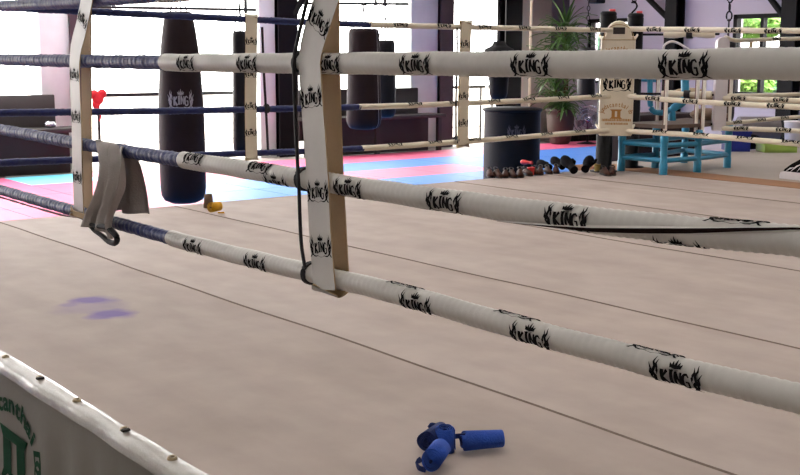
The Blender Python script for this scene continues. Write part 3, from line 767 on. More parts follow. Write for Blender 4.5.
# ------------------------------------------------------------------ corner posts and pads
def ring_post(label,x,y,target,covers):
    t=thing('ring_post',(x,y,0),label,'ring post','ring corner posts'); r=.077
    m=MB(); m.lathe([(.13,.0),(.13,.012),(r,.02),(r,1.40),(r*1.02,1.41),(r*1.02,1.46)],(x,y,0),20); m.build('post_tube',RUBBER,t)
    m=MB(); m.lathe([(r*.95,1.46),(r*1.0,1.47),(r*1.0,1.49),(r*.8,1.505),(.001,1.508)],(x,y,0),20); m.build('cap',[STEEL],t)['label']='metal cap'
    m=MB(); m.lathe([(.03,1.505),(.03,1.525),(.001,1.527)],(x+.03,y-.02,0),10); m.build('knob',REDP,t)['label']='red knob'
    for z,cov in covers:
        a=V((x,y,z)); b=V((target[0],target[1],z)); d=(b-a).normalized(); m=MB()
        m.tube([a+d*r*.9,b],.011,8); o=m.build('turnbuckle',STEEL,t)
        if cov:
            m=MB(); m.tube([a.lerp(b,.35+.06*k) for k in range(11)],lambda f:.03+.008*sin(f*9),12); o2=m.build('turnbuckle_cover',VINYL2,t); o2['label']='beige padded sleeve'
            m=MB(); m.tube([a.lerp(b,.62),a.lerp(b,.69)],.041,12); m.build('turnbuckle_band',CORD,t)['label']='black band'
    return t
ring_post('black corner post directly behind the cream corner pad',6.215,.335,(6.0,0),[(.42,0),(.73,0),(1.06,0),(1.32,0)])
ring_post('black corner post of the neighbouring ring, right of the corner pad',6.75,.455,(7.1,-.27),[(.45,0),(.73,1),(1.06,0),(1.30,1)])
# main corner pad: facing the ring centre
def corner_pad(label,c,face,w,z0,z1,full):
    t=thing('corner_pad',(c[0],c[1],z0),label,'corner pad')
    n=V((cos(face),sin(face),0)); ux=V((-n.y,n.x,0)); uz=V((0,0,1))
    # side outline with rounded top, padded thickness
    out=[(-w/2*.93,z0),(w/2*.93,z0)]
    nA=14
    for k in range(nA+1):
        a=pi*k/nA; out.append((w/2*cos(a)*(1 if full else .9),z1-.13*(w/.3)+.13*(w/.3)*sin(a)))
    if full:
        out=[(-w/2*.97,z0+.01),(-w/2*.9,z0),(w/2*.9,z0),(w/2*.97,z0+.01),(w/2,z0+.06),(w/2,z1-.16),(w/2*.96,z1-.14),(w/2*.78,z1-.135)]
        for k in range(11):
            a=pi*k/10; out.append((w/2*.76*cos(a),z1-.13+.13*sin(a)))
        out += [(-w/2*.78,z1-.135),(-w/2*.96,z1-.14),(-w/2,z1-.16),(-w/2,z0+.06)]
    m=MB(); th=.07 if full else .06; N=len(out)
    cx=0; cz=(z0+z1)/2
    rings=[]
    for sc,d in ((1,-th/2),(1,th/2-.012),(.955,th/2)):
        rings.append([V((c[0],c[1],0))+ux*(x*sc)+uz*(cz+(z-cz)*(sc if sc==1 else 1-.045*w/(z1-z0)))+n*d for x,z in out])
    vs=sum(rings,[])
    m.add(vs,[(k*N+i,k*N+(i+1)%N,(k+1)*N+(i+1)%N,(k+1)*N+i) for k in range(2) for i in range(N)],0,True)
    m.add(rings[2],[list(range(N))],0,False); m.add(rings[0],[list(range(N))[::-1]],0,False)
    return t,m,n,ux,uz,th
PC=V((5.94,-.03,0)); fa=math.atan2(CP.y-PC.y,CP.x-PC.x)+R(3)
t,m,n,ux,uz,th=corner_pad('cream corner pad with black crest and gold lettering at the far corner',(PC.x,PC.y),fa,.305,.375,1.405,True)
c=V((PC.x,PC.y,0))+n*(th/2)
crest_flat(m,c+uz*.855,ux,uz,.235,.145,1,eps=.002)
def gold_logo(zc,s=1.0):
    text_arc(m,'Jundscanthai do',c+uz*(zc-.045*s),ux,uz,.132*s,.078*s,174,6,.058*s,2,eps=.0025,sxy=.72,bold=.02)
    ii_block(m,c+uz*(zc-.052*s),ux,uz,.11*s,.085*s,2,eps=.0025)
    for row,(z,L,hh) in enumerate(((-.105,.125,.024),(-.138,.095,.02))):
        x=-L
        rd=random.Random(row+3)
        while x<L:
            wch=rd.choice((.006,.009,.012)); 
            m.add([c+uz*(zc+z+dz)+ux*(x+dx)+n*.0025 for dx,dz in ((0,-hh/2),(wch,-hh/2),(wch,hh/2*rd.choice((1,.6))),(0,hh/2))],[(0,1,2,3)],2,False); x+=wch+.004
gold_logo(.625); gold_logo(1.13)
pad=m.build('pad_body',[VINYL2,PRINT,GOLD],t)
m=MB(); m.add([c+ux*x+uz*z+n*.004 for x,z in ((-.05,1.285),(.055,1.285),(.055,1.345),(-.05,1.345))],[(0,1,2,3)],0,False)
m.add([c+ux*x+uz*z+n*.006 for x,z in ((-.035,1.30),(.04,1.30),(.04,1.33),(-.035,1.33))],[(0,1,2,3)],0,False)
m.build('patch',PATCH,t)['label']='black stitched patch'
m=MB()
arc=[(ux*(.128*cos(pi*k/16))+uz*(1.265+.105*sin(pi*k/16))) for k in range(17)]
m.tube([c+a+n*.002 for a in [ux*.128+uz*1.235]+arc+[ux*-.128+uz*1.235]],.004,6); m.tube([c+ux*-.15+uz*1.235+n*.002,c+ux*.15+uz*1.235+n*.002],.004,6)
m.build('piping',TANB,t)['label']='stitched arch seam'
for sx in (-1,1):
    m=MB(); a=V((PC.x,PC.y,0))+ux*sx*.15
    for z in (.44,.72,1.25):
        m.tube([a+uz*z+n*.01,a+uz*(z+.03)-n*.06+ux*sx*.02],.012,6)
    m.build('side_tie',VINYL2,t)
t,m,n2_,ux2,uz2,th2=corner_pad('narrow white corner pad of the neighbouring ring',(7.13,-.29),math.atan2(CP.y+.29,CP.x-7.13)+R(20),.135,.39,1.275,False)
m.build('pad_body',[WHITEP],t)

# ------------------------------------------------------------------ turquoise pipe stand
st=thing('pipe_stand',(6.9,0,0),'turquoise pipe stand with brown board and pale poles beyond the right ropes','stand')
def P3(px,py): return pt(px,py,2,0)
A=P3(663,175); B=P3(697,172.5); C=P3(727,168); D=P3(621,171); E_=P3(655,168); F=P3(684,163)
legs=[(A,.39,1),(B,.40,2),(C,.42,1),(D,.39,0),(E_,.42,1),(F,.42,0)]
for p,h,poles in legs:
    m=MB(); m.lathe([(.038,0),(.038,.10),(.033,.105),(.033,h-.1),(.038,h-.09),(.038,h),(.001,h+.003)],(p.x,p.y,.004),14); m.build('leg',PIPE,st)
    for k in range(poles):
        o=(k-(poles-1)/2)*.062
        q=V((p.x,p.y,0))+cr*o; m=MB()
        m.tube([q+V((0,0,h-.01)),q+V((0,0,1.02))],.019,10); m.build('upright_pole',BEIGE,st)['label']='pale bare pole'
        m=MB(); q2=q-cr*.0195-cd*.004; m.tube([q2+V((0,0,h-.01)),q2+V((0,0,1.02))],.0045,6); m.build('pole_edge',REDB,st)['label']='reddish brown strip on the pole'
for a,b in ((A,D),(A,B),(B,C),(D,E_),(E_,F),(F,C)):
    for z in (.13,.27):
        m=MB(); m.tube([V((a.x,a.y,z+.004)),V((b.x,b.y,z+.004))],.024,10); m.build('cross_bar',PIPE,st)
m=MB(); vs=[]
poly=[A,B,C,F,E_,D]; zb=.43
cen=sum((V(p) for p in poly),V())/6
poly=[cen+(p-cen)*1.04 for p in poly]
m.add([V((p.x,p.y,zb)) for p in poly]+[V((p.x,p.y,zb+.035)) for p in poly],[tuple(range(6))[::-1],tuple(range(6,12))]+[(i,(i+1)%6,6+(i+1)%6,6+i) for i in range(6)],0,False)
m.build('board',BOARD,st)['label']='brown wooden board'
# bent turquoise pipes above the board
def W3(px,py,d=11.0):
    v=cd+(px-400)/FPX*cr-(py-237.5)/FPX*cu; return CP+v*d
ub=[W3(650,60,10.9),W3(650,78,10.9),W3(650,100,10.9),W3(651,108,10.9),W3(655,112,10.9),W3(664,112.5,10.9),W3(670,110,10.9)]
m=MB(); m.tube(smooth_path(ub,.02),.028,12); m.build('bent_pipe',PIPE,st)
ub=[W3(685,60,11.0),W3(685,80,11.0),W3(685,96,11.0),W3(682,103,11.0),W3(675,107,11.0),W3(672,112,11.0),W3(672,124,11.0)]
m=MB(); m.tube(smooth_path(ub,.02),.040,12); m.build('bent_pipe',PIPE,st)
m=MB(); m.tube([W3(637,80,11.0),W3(661,81,11.0)],.015,8); m.build('top_rail',PIPE,st)
m=MB(); hp=[W3(663,50,10.5),W3(664,46,10.5),W3(667,43,10.5),W3(672,41.5,10.5),W3(679,43.5,10.5),W3(686,48,10.5),W3(690,52,10.5),W3(690,66,10.5)]
m.tube(smooth_path([W3(663,66,10.5)]+hp,.02),.011,8); m.build('bent_hoop',WHITEP,st)['label']='thin white bent hoop'
# cloth bundles
m=MB(); c=W3(689,95,11.3); 
mx=Matrix((cr,V((0,0,1)).cross(cr)*-1,V((0,0,1)))).transposed()
m.sphere(c,(.20,.12,.075),mx=mx); m.sphere(c+cr*.16+V((0,0,-.02)),(.14,.1,.05),mx=mx)
tag(m.build('rolled_cloth',mat('khaki_cloth',(170,146,116),.9,.15,15,.3,60)),'khaki rolled cloth bundle between the turquoise pipes','cloth')
m=MB(); c=V((7.35,.02,.484)); m.sphere(c+V((0,0,.045)),(.2,.13,.06)); m.sphere(c+V((.12,-.05,.03)),(.12,.1,.04))
tag(m.build('folded_cloth',mat('taupe_cloth',(142,118,98),.9,.15,15,.3,60)),'taupe folded cloth lying on the brown board','cloth')
# dark clutter under and behind the stand
m=MB(); ca=pt(636,150,1,1.6); cb=pt(700,150,1,1.6); m.rbox((ca.x,1.6,G+.0),(cb.x,2.1,.40),.04); m.rbox((ca.x-.01,1.59,.29),(cb.x+.01,2.11,.42),.04)
tag(m.build('equipment_case',LEATH),'dark equipment case on the floor behind the turquoise stand','case')

# ------------------------------------------------------------------ things on the neighbouring floor
def crate(label,px0,px1,py0,py1,y,m_,z0=.0,dep=.35):
    a=pt(px0,py1,2,z0); a2=pt(px1,py1,2,z0); w=(a2-a).length
    h=((py1-py0)/FPX)*(a-CP).dot(cd); t=thing('storage_crate',(a+a2)/2,label,'crate')
    d=(a2-a).normalized(); nn=V((-d.y,d.x,0)); m=MB()
    mx=Matrix((d,nn,V((0,0,1)))).transposed().to_4x4(); mx.translation=V((a.x,a.y,z0))
    # walls and bottom of an open crate
    e=.02
    m.box((0,0,.004),(w,dep,.03),0,mx); m.box((0,0,.004),(w,e,h),0,mx); m.box((0,dep-e,.004),(w,dep,h),0,mx); m.box((0,0,.004),(e,dep,h),0,mx); m.box((w-e,0,.004),(w,dep,h),0,mx)
    m.build('crate_body',m_,t)
    m=MB()
    for q in (((-.01,-.012,h-.035),(w+.01,.0,h)),((-.01,dep,h-.035),(w+.01,dep+.012,h)),((-.012,0,h-.035),(0,dep,h)),((w,0,h-.035),(w+.012,dep,h))): m.box(q[0],q[1],0,mx)
    m.build('rim',m_,t); return t
crate('dark blue plastic crate on the grey floor right of the stand',731,750,131,152,0,CRATEB)
crate('lime green low plastic crate on the grey floor',765,797,143,153,0,CRATEG,dep=.3)
m=MB(); c=pt(757,150,2,.0)+V((.05,.12,0)); m.sphere((c.x,c.y,.085),(.13,.16,.09)); m.sphere((c.x+.08,c.y-.02,.06),(.1,.1,.06)); tag(m.build('gym_bag',BLKGL),'small black bag between the blue and lime crates','bag')
a=pt(752,146,2,.0)+V((.35,.45,0)); b=pt(792,146,2,.0)+V((.35,.45,0)); m=MB()
m.tube([V((a.x,a.y,.17)),V((b.x,b.y,.17))],.165,20); tag(m.build('rolled_mat',GREYMAT),'grey rolled foam mat behind the lime crate','mat')
c=pt(791,146,2,0)+V((.2,.1,0)); m=MB(); m.lathe([(.001,.004),(.09,.004),(.10,.02),(.12,.28),(.125,.285),(.125,.30),(.11,.295),(.001,.29)],(c.x,c.y,0),20); tag(m.build('bucket',WHITEP),'white bucket behind the lime crate at the right edge','bucket')
# shin pad at the right edge
t=thing('shin_pad',pt(792,180,2,.004),'white kick pad with black flame print lying at the right edge','kick pad')
a=pt(781,179,2,.0); b=pt(822,183.5,2,.0); d=(b-a); L=d.length; d.normalize(); nn=V((-d.y,d.x,0))
def wedge(prof,d0,d1):
    vs=[]
    for k in range(9):
        f=k/8
        for q,h in prof: vs.append(a+nn*(d0+(d1-d0)*f)+d*(q*L/.44)+V((0,0,.006+h*(1+.12*sin(f*pi)))))
    Np=len(prof); m=MB()
    m.add(vs,[(k*Np+i,k*Np+i+1,(k+1)*Np+i+1,(k+1)*Np+i) for k in range(8) for i in range(Np-1)],0)
    m.add(vs[:Np],[tuple(range(Np))],0,False); m.add(vs[-Np:],[tuple(range(Np))[::-1]],0,False); return m
wedge([(-.01,.0),(-.012,.03),(.0,.058),(.03,.066),(.44,.066),(.46,.05),(.46,0)],-.012,.28).build('white_base',WHITEP,t)
m=wedge([(.02,.060),(.03,.085),(.10,.135),(.2,.19),(.32,.215),(.42,.17),(.44,.060)],.0,.26)
for x0_,z0_,x1_,z1_,w_ in ((.05,.075,.14,.115,.012),(.10,.075,.22,.155,.016),(.17,.08,.28,.18,.016),(.25,.08,.36,.175,.014)):
    v0=a+d*(x0_*L/.44)+V((0,0,z0_)); v1=a+d*(x1_*L/.44)+V((0,0,z1_)); mid=(v0+v1)/2+V((0,0,.010))
    m.add([p+V((0,0,sg*wd/2))-nn*.003 for p,wd in zip([v0,mid,v1],[.003,w_,.003]) for sg in (-1,1)],[(0,1,3,2),(2,3,5,4)],1,False)
m.build('flame_printed_top',[PRINT,WHITEP],t)['label']='black top with white flame streaks'

# ------------------------------------------------------------------ potted palm and fan
c=pt(560,128,1,7.5); pz=pt(560,133,1,7.5).z
t=thing('potted_palm',(13.2,7.45,G),'tall bushy palm in a brown clay pot before the dark wall','potted plant')
c=pt(562,60,1,7.45); cx,cy=c.x,c.y
m=MB(); m.lathe([(.001,G+.03),(.16,G+.03),(.19,G+.08),(.24,G+.3),(.26,G+.55),(.255,G+.60),(.275,G+.62),(.275,G+.67),(.245,G+.67),(.235,G+.60),(.001,G+.60)],(cx,cy,0),28); m.build('pot',CLAY,t)
m=MB(); m.lathe([(.235,G+.58),(.235,G+.615),(.001,G+.63)],(cx,cy,0),20); m.build('soil',SOIL,t)
rd=random.Random(5)
def leaf(m,base,az,el,L,w,droop):
    d=V((cos(az)*cos(el),sin(az)*cos(el),sin(el))); side=V((-sin(az),cos(az),0)); p=V(base); vs=[]; n=8
    for i in range(n+1):
        f=i/n; ww=w*(sin(pi*min(1,f*.9+.1))**.7)*(1 if f<1 else .05)
        vs += [p-side*ww/2+V((0,0,.006)),p+V((0,0,-.006)),p+side*ww/2+V((0,0,.006))]
        p=p+d*(L/n); d=(d+V((0,0,-droop/n))).normalized()
    m.add(vs,[(i*3+j,i*3+j+1,(i+1)*3+j+1,(i+1)*3+j) for i in range(n) for j in (0,1)],0)
canes=[((cx+.02,cy-.05),1.62),((cx+.16,cy+.02),1.35),((cx-.1,cy+.05),.95),((cx-.03,cy-.12),.22)]
m2=MB()
for (x,y),h in canes:
    m=MB(); m.tube([(x,y,G+.58),(x+.02,y,(h+G)/2),(x,y,h)],.022,8); m.build('cane',CANE,t)
    for k in range(95):
        z=h-rd.random()**1.5*(.75 if h>.5 else .15); az=rd.uniform(0,2*pi); el=rd.uniform(.1,1.25)
        leaf(m2,(x,y,z),az,el,rd.uniform(.45,.75)*(1 if h>.5 else .75),rd.uniform(.03,.055),rd.uniform(.8,2.4))
m2.build('foliage',LEAF,t)
# standing fan by the palm
c=pt(588,120,1,7.2); t=thing('floor_fan',(c.x,c.y,G),'silver round floor fan right of the palm pot','fan')
n_=(CP-c); n_.z=0; n_.normalize(); sd=V((-n_.y,n_.x,0)); up=V((0,0,1))
m=MB()
for rr,o in ((.27,0),(.27,.06),(.20,.08),(.13,.09),(.07,.095)):
    m.tube([c+n_*o+rr*(cos(2*pi*k/28)*sd+sin(2*pi*k/28)*up) for k in range(29)],.008,5,caps=False)
for k in range(8):
    a=2*pi*k/8; q=cos(a)*sd+sin(a)*up; m.tube([c+q*.27+n_*.03,c+q*.2+n_*.08,c+q*.04+n_*.095],.005,5)
m.build('cage',CHROME,t)
m=MB()
for k in range(4):
    a=2*pi*k/4+.4; q=cos(a)*sd+sin(a)*up; q2=-sin(a)*sd+cos(a)*up
    m.add([c+q*.04-q2*.02,c+q*.22-q2*.07+n_*.02,c+q*.23+q2*.06-n_*.02,c+q*.04+q2*.03],[(0,1,2,3)],0)
m.build('blades',mat('grey_blade',(130,124,132),.4),t)
m=MB(); m.lathe([(.001,-.03),(.06,-.03),(.06,.06),(.03,.11),(.001,.11)],c,14,axis=n_); m.build('hub',CHROME,t)
m=MB(); m.tube([c-n_*.04,c-n_*.04+V((0,0,G+.04-c.z))],.02,8); m.lathe([(.2,G+.0),(.2,G+.025),(.03,G+.06),(.001,G+.06)],(c.x-n_.x*.04,c.y-n_.y*.04,0),20); m.build('stand',STEEL,t)
# dark ribbed crate beside the mats
a=pt(571,143,2,G); b=pt(597,142,2,G); t=thing('ribbed_mat_roll',(a+b)/2,'low black ribbed crate on the floor below the fan','crate'); m=MB()
d=(b-a); L=d.length; d.normalize(); nn=V((-d.y,d.x,0))
mx=Matrix((d,nn,V((0,0,1)))).transposed().to_4x4(); mx.translation=V((a.x,a.y,G+.03))
m.box((0,0,0),(L,.3,.12),0,mx)
for k in range(9): m.box((L*k/9+.01,-.015,0),(L*k/9+.03,0,.12),0,mx)
t.name='ribbed_crate'; m.build('crate_body',RUBBER,t)

# ------------------------------------------------------------------ row of shoes, gloves and cups on the canvas edge
def shoe():
    t=thing('shoe',(0,0,0),'','shoe','brown shoes along the canvas edge')
    m=MB(); st_=[(0,.026,.030),(.02,.036,.05),(.07,.040,.075),(.13,.034,.085),(.18,.038,.06),(.235,.040,.05),(.265,.030,.035),(.278,.012,.018)]
    seg=14; vs=[]
    for x,w,h in st_:
        for k in range(seg):
            a=2*pi*k/seg; z=.02+(h if sin(a)>0 else .004)*sin(a); vs.append((w*cos(a)*(1 if sin(a)<.5 else .93),x-.139,max(.016,z)))
    m.add(vs,[(i*seg+k,i*seg+(k+1)%seg,(i+1)*seg+(k+1)%seg,(i+1)*seg+k) for i in range(len(st_)-1) for k in range(seg)],0)
    m.add(vs[:seg],[tuple(range(seg))[::-1]],0); m.add(vs[-seg:],[tuple(range(seg))],0)
    m.build('upper',SHOE,t)
    m=MB(); N=len(st_); o=[(w*1.05,x-.139) for x,w,h in st_]+[(-w*1.05,x-.139) for x,w,h in st_[::-1]]
    o=[o[-1]]+o[:-1]
    m.add([(x,y,.0) for x,y in o]+[(x,y,.022) for x,y in o],[tuple(range(2*N))[::-1],tuple(range(2*N,4*N))]+[(i,(i+1)%(2*N),2*N+(i+1)%(2*N),2*N+i) for i in range(2*N)],0,False)
    m.build('sole',SOLE,t)
    m=MB(); m.tube([(.024*cos(2*pi*k/16),-.075+.045*sin(2*pi*k/16),.10-.012*sin(2*pi*k/16)) for k in range(17)],.008,6,caps=False); m.build('collar',SOLE,t)
    return t
proto=shoe()
spots=[(536.5,175.5),(491,178),(499,178.5),(506.5,178.5),(514,178.5),(521.5,178),(529,176.5),(542,175.5),(550,174.5),(558,174),(608,176.5),(615,176)]
ords=['brown shoe squeezed directly right of the red cup','leftmost brown shoe in the row on the canvas edge','second brown shoe from the left in the canvas edge row','third brown shoe from the left in the canvas edge row','fourth brown shoe from the left in the canvas edge row','fifth brown shoe from the left, just left of the red cup','brown shoe just behind the red cup','brown shoe second to the right of the red cup','brown shoe third to the right of the red cup','brown shoe nearest the black gloves, on their left','brown shoe first to the right of the yellow cup','brown shoe last in the row, beside the turquoise leg']
vd=math.atan2(cd.y,cd.x)
for i,((px,py),lb) in enumerate(zip(spots,ords)):
    p=pt(px,py,2,.003)+V((cos(vd),sin(vd),0))*.13
    rz=vd+pi/2+R((5,0,8,-6,5,-4,10,-8,4,-5,6,-9)[i])
    o=proto if i==0 else copy_thing(proto,p,lb,rz)
    o.location=(p.x,p.y,.003); o.rotation_euler.z=rz; o['label']=lb; s=(.95,1.0,1.02,.96,1,1.04,.95,1,.9,.95,1,1)[i]; o.scale=(.79*s,s*.9,s*.68)
def glove(label,p,rz,m_,s=1,pitch=0,cat='boxing glove'):
    t=thing('boxing_glove',p,label,cat,'gloves on the canvas edge'); t.rotation_euler=(pitch,0,rz)
    def bb(mb,n,mt):
        o=mb.build(n,mt); o.parent=t; return o
    m=MB(); seg=16; st_=[(0,.045,.04),(.03,.05,.045),(.09,.065,.055),(.15,.07,.065),(.2,.066,.066),(.24,.05,.055),(.262,.02,.025)]
    m.add([(w*s*cos(2*pi*k/seg),x*s,(.066+h*sin(2*pi*k/seg))*s) for x,w,h in st_ for k in range(seg)],[(i*seg+k,i*seg+(k+1)%seg,(i+1)*seg+(k+1)%seg,(i+1)*seg+k) for i in range(len(st_)-1) for k in range(seg)],0)
    m.add([(.02*s*cos(2*pi*k/seg),.262*s,(.066+.025*sin(2*pi*k/seg))*s) for k in range(seg)],[tuple(range(seg))])
    bb(m,'mitt',m_)
    m=MB(); m.tube([V((.05,.08,.07))*s,V((.085,.13,.08))*s,V((.085,.19,.085))*s],lambda f:.026*s*(1-.4*f),10); bb(m,'thumb',m_)
    m=MB(); m.tube([V((0,-.09,.062))*s,V((0,0,.064))*s],lambda f:.05*s-.004*f,16); bb(m,'cuff',m_)
    return t
for lb,px,py,rz,mm,s,up in (('large black glove propped on the canvas edge, left of its pair',571,175,.25,BLKGL,.78,.3),('black glove propped behind the large one, left of the yellow cup',587,174,-.35,BLKGL,.76,.28),
     ('small dark glove lying behind the brown shoes',547,171.5,.4,BLKGL,.62,.1),('small black glove at the canvas edge right of the round floor bag',560,171,.3,BLKGL,.66,.2)):
    p=pt(px,py,2,.003)+V((cos(vd),sin(vd),0))*.03; glove(lb,(p.x,p.y,.006+.07*up),rz+vd-pi/2,mm,s,up)
def cup(label,px,py,m_,r,h,sq=False):
    p=pt(px,py,2,.003); t=thing('cup',(p.x,p.y,.003),label,'cup'); m=MB()
    m.lathe([(.001,.004),(r*.75,.004),(r*.8,.01),(r,h-.006),(r*1.06,h-.004),(r*1.06,h),(r*.94,h),(r*.75,.014),(.001,.012)],(p.x,p.y,0),18); m.build('cup_body',m_,t); return t
cup('small red cup in front of the brown shoes',531,175,REDP,.034,.075)
cup('small yellow cup on the canvas edge by the black gloves',597,172,CUPY,.033,.078)
p=pt(529,172.5,2,.0); glove('small red glove resting on the brown shoes behind the red cup',(p.x,p.y,.072),vd-pi/2+.9,REDP,.36,0)

# ------------------------------------------------------------------ hand wraps
def wrap_roll(label,a,b,R0,R1,m_,tail=None,group='blue hand wraps on the canvas',turns=7,seed=0):
    """a cloth strip wound into a roll; a = end shown to the camera, b = other end"""
    a=V(a); b=V(b); ax=(b-a).normalized(); L=(b-a).length; rd=random.Random(seed)
    p=ax.cross(V((0,0,1))); p=p.normalized() if p.length>.1 else V((1,0,0)); q=ax.cross(p)
    t=thing('hand_wrap',(a+b)/2,label,'hand wrap',group)
    m=MB(); n=turns*22; vs=[]; thk=(R0-.004)/turns
    offs=[rd.uniform(-.007,.006) for _ in range(turns+2)]
    for i in range(n+1):
        th=2*pi*i/22; f=i/n; k=i/22; o=offs[int(k)]*(1-(k%1))+offs[int(k)+1]*(k%1)+.0015*sin(th*3)
        dome=.010*(1-f)   # inner turns stand slightly proud
        for rr_,zz,Rm in ((0,0,R0),(0,1,R1),(.45,1,R1),(.45,0,R0)):
            base=.004+(Rm-.004-thk)*f; r=base+rr_*thk
            z=(L*zz)+(o-dome*.4 if zz==0 else o*.6+dome*.3)
            wob=1+.045*sin(th*2+seed)+.02*sin(th*3+seed*2)+.03*(.5-abs(zz-.5))
            vs.append(a+ax*z+(p*cos(th)+q*sin(th))*r*wob)
    fs=[]
    for i in range(n):
        s0,s1=i*4,(i+1)*4
        for j in range(4): fs.append((s0+j,s0+(j+1)%4,s1+(j+1)%4,s1+j))
    m.add(vs,[f for i,f in enumerate(fs) if i%4!=0],0); m.add(vs,fs[::4],1); m.add(vs[:4],[(0,1,2,3)]); m.add(vs[-4:],[(3,2,1,0)])
    m.build('rolled_strip',[m_,WRAPD if m_ in (WRAP,WRAPD) else BRW],t)  # darker inner face paints shade into the gaps between turns
    if tail:
        m=MB(); m.ribbon(smooth_path(tail,.008),V((0,0,1)) if len(tail)<9 else ax,.014,.003); m.build('loose_end',WRAPD if m_ in (WRAP,WRAPD) else m_,t)
    return t
def C0(px,py,z): return pt(px,py,2,z)
wrap_roll('blue hand wrap lying on its side, right of the others',C0(464,441.0,.035),C0(501,438.5,.032),.034,.030,WRAP,[C0(466,436,.05),C0(458,436,.045),C0(450,437,.04)],turns=6,seed=2)
wrap_roll('blue hand wrap in front, its coiled end towards the camera',C0(431.5,461,.034),C0(440,449.5,.036),.0345,.033,WRAP,[C0(426,470,.008),C0(419,468,.014),C0(417,463,.022),C0(421,459,.036)],turns=6,seed=4)
c=C0(447,458,.0); wrap_roll('blue hand wrap standing upright in the middle of the cluster',V((c.x,c.y,.066))+V((.022,.035,0)),V((c.x,c.y,.004))+V((.03,.045,0)),.031,.034,WRAP,None,turns=6,seed=6)
wrap_roll('navy hand wrap at the back left with dark end',C0(427,442,.034),C0(441,431,.036),.034,.031,WRAPD,[C0(436,426,.05),C0(431,425,.062),C0(429,428,.055)],turns=7,seed=9)
c=C0(213.5,213.5,0); u=V((cr.x,cr.y,0)).normalized(); f=V((cd.x,cd.y,0)).normalized()
wrap_roll('yellow hand wrap roll near the far canvas edge',V((c.x,c.y,.045))-f*.03-u*.01,V((c.x,c.y,.045))+f*.04+u*.035,.043,.040,YEL,[c+u*.03+V((0,0,.004)),c+u*.06+V((0,0,.004)),c+u*.075+V((0,0,.006))],'hand wraps near the far canvas edge',5,3)
c=C0(206,210,0)+f*.12; wrap_roll('brown hand wrap roll standing behind the yellow one',V((c.x,c.y,.10)),V((c.x,c.y,.004)),.036,.045,BRW,None,'hand wraps near the far canvas edge',5,5)

# ------------------------------------------------------------------ grey garment hung over the near rope
t=thing('hanging_garment',onrope(p2,110),'grey cotton garment draped over the blue rope at left','garment')
rows=[ (pt(115,211,0,.05),pt(143,215,0,.07)), (pt(114,190,0,.05),pt(140,190,0,.065)), (pt(112,168,0,.045),pt(136,166,0,.05)),
       (pt(104,152,0,.040),pt(133,156,0,.038)), (pt(97,141.5,0,.02),pt(128,150,0,.02)),(pt(96,140,0,-.005),pt(125,147,0,-.005)), (pt(96,144,0,-.034),pt(124,152,0,-.034)),
       (pt(98,160,0,-.05),pt(126,168,0,-.05)), (pt(97,180,0,-.055),pt(125,188,0,-.055)), (pt(93,200,0,-.06),pt(119,204,0,-.06)),(pt(89,213,0,-.062),pt(114,219,0,-.062)),(pt(87,223,0,-.064),pt(115,239,0,-.064))]
Lp=smooth_path([r[0] for r in rows],.012); nU=26
def res_n(P,n):
    d=[0]
    for a,b in zip(P[:-1],P[1:]): d.append(d[-1]+(b-a).length)
    out=[]; j=0
    for i in range(n+1):
        s=d[-1]*i/n
        while j<len(P)-2 and d[j+1]<s: j+=1
        out.append(P[j].lerp(P[j+1],(s-d[j])/max(1e-9,d[j+1]-d[j])))
    return out
def spl(col,k):   # same parameter on both edges
    P=[2*col[0]-col[1]]+col+[2*col[-1]-col[-2]]; out=[]
    for i in range(1,len(P)-2):
        a,b,c,d=P[i-1:i+3]
        for j in range(k):
            s=j/k; out.append(.5*((2*b)+(c-a)*s+(2*a-5*b+4*c-d)*s*s+(3*b-a-3*c+d)*s**3))
    out.append(col[-1]); return out
Ls=spl([r[0] for r in rows],6); Rs=spl([r[1] for r in rows],6); nv=len(Ls); vs=[]
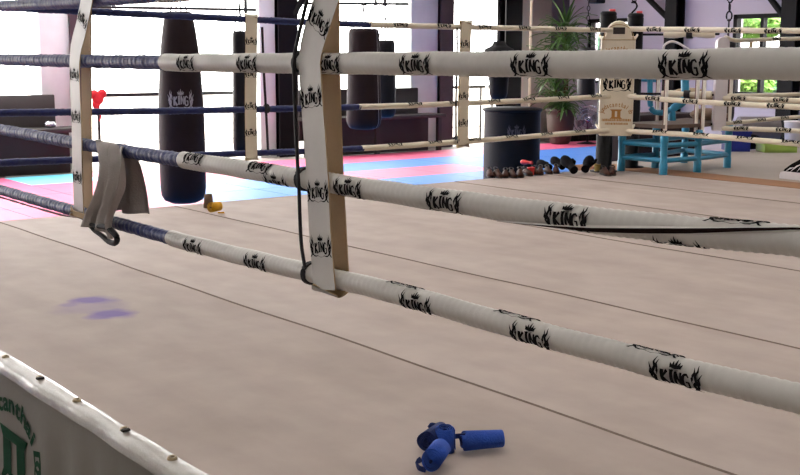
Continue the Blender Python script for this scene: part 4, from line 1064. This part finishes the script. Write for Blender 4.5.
for i in range(nv):
    f=i/(nv-1); hang=abs(f-.42)/.58
    for j in range(nU+1):
        u_=j/nU; p=Ls[i].lerp(Rs[i],u_)
        amp=.004+.024*min(1,hang*1.8)
        x=amp*(abs(sin(u_*8+f*2.2))*1.6-1+.4*sin(u_*21-f*4))*(1 if f<.42 else 1)
        z=.006*sin(u_*9+f*4)*hang
        vs.append(p+V((x,0,z)))
m=MB(); W_=nU+1
m.add(vs,[(i*W_+j,i*W_+j+1,(i+1)*W_+j+1,(i+1)*W_+j) for i in range(nv-1) for j in range(nU)],0)
o=m.build('cloth',GREYCLOTH,t); md=o.modifiers.new('thickness','SOLIDIFY'); md.thickness=.004
m=MB(); lp=[pt(87,222,0,-.066),pt(95,226,0,-.072),pt(104,226.5,0,-.078),pt(112,231,0,-.075),pt(117,238,0,-.072),pt(115,243,0,-.07),pt(109,241.5,0,-.066),pt(101,235,0,-.062),pt(94,230,0,-.062),pt(87,222,0,-.066)]
m.tube(smooth_path(lp,.006),lambda f:.0085+.004*sin(f*pi)**2,8); m.build('waistband',BLACKCLOTH,t)['label']='black elastic waistband'

# red glove hanging at the left pillar
c=pt(98,98,1,8.45); t=thing('hanging_red_cloth',c,'red cloth with dangling string left of the big oxblood bag','cloth'); m=MB()
m.sphere(c,(.09,.05,.10)); m.sphere(c+V((.06,-.01,.06)),(.07,.04,.07)); m.sphere(c+V((-.05,0,.05)),(.06,.04,.07)); m.sphere(c+V((-.03,0,-.09)),(.06,.03,.08)); m.build('cloth',RED,t)
m=MB(); m.tube(smooth_path([c+V((-.01,0,-.1)),c+V((0,0,-.2)),c+V((.03,0,-.26)),c+V((.01,0,-.33))],.02),.012,6); m.build('string',RED,t)
m=MB(); m.tube([c+V((0,0,.08)),c+V((-.12,.02,.14)),c+V((-.24,.08,.15))],.008,6); m.build('hanger',RAIL,t)

# ------------------------------------------------------------------ daylight
w=bpy.data.worlds.new('sky'); SC.world=w; w.use_nodes=True
bg=w.node_tree.nodes['Background']; bg.inputs['Color'].default_value=(1,.985,.965,1); bg.inputs['Strength'].default_value=13.0
vs_=SC.view_settings; SC.display_settings.display_device='sRGB'
vs_.view_transform='Standard'; vs_.look='None'; vs_.gamma=1; vs_.use_curve_mapping=False; vs_.exposure=0
SC.cycles.max_bounces=8; SC.cycles.diffuse_bounces=4; SC.cycles.sample_clamp_indirect=6
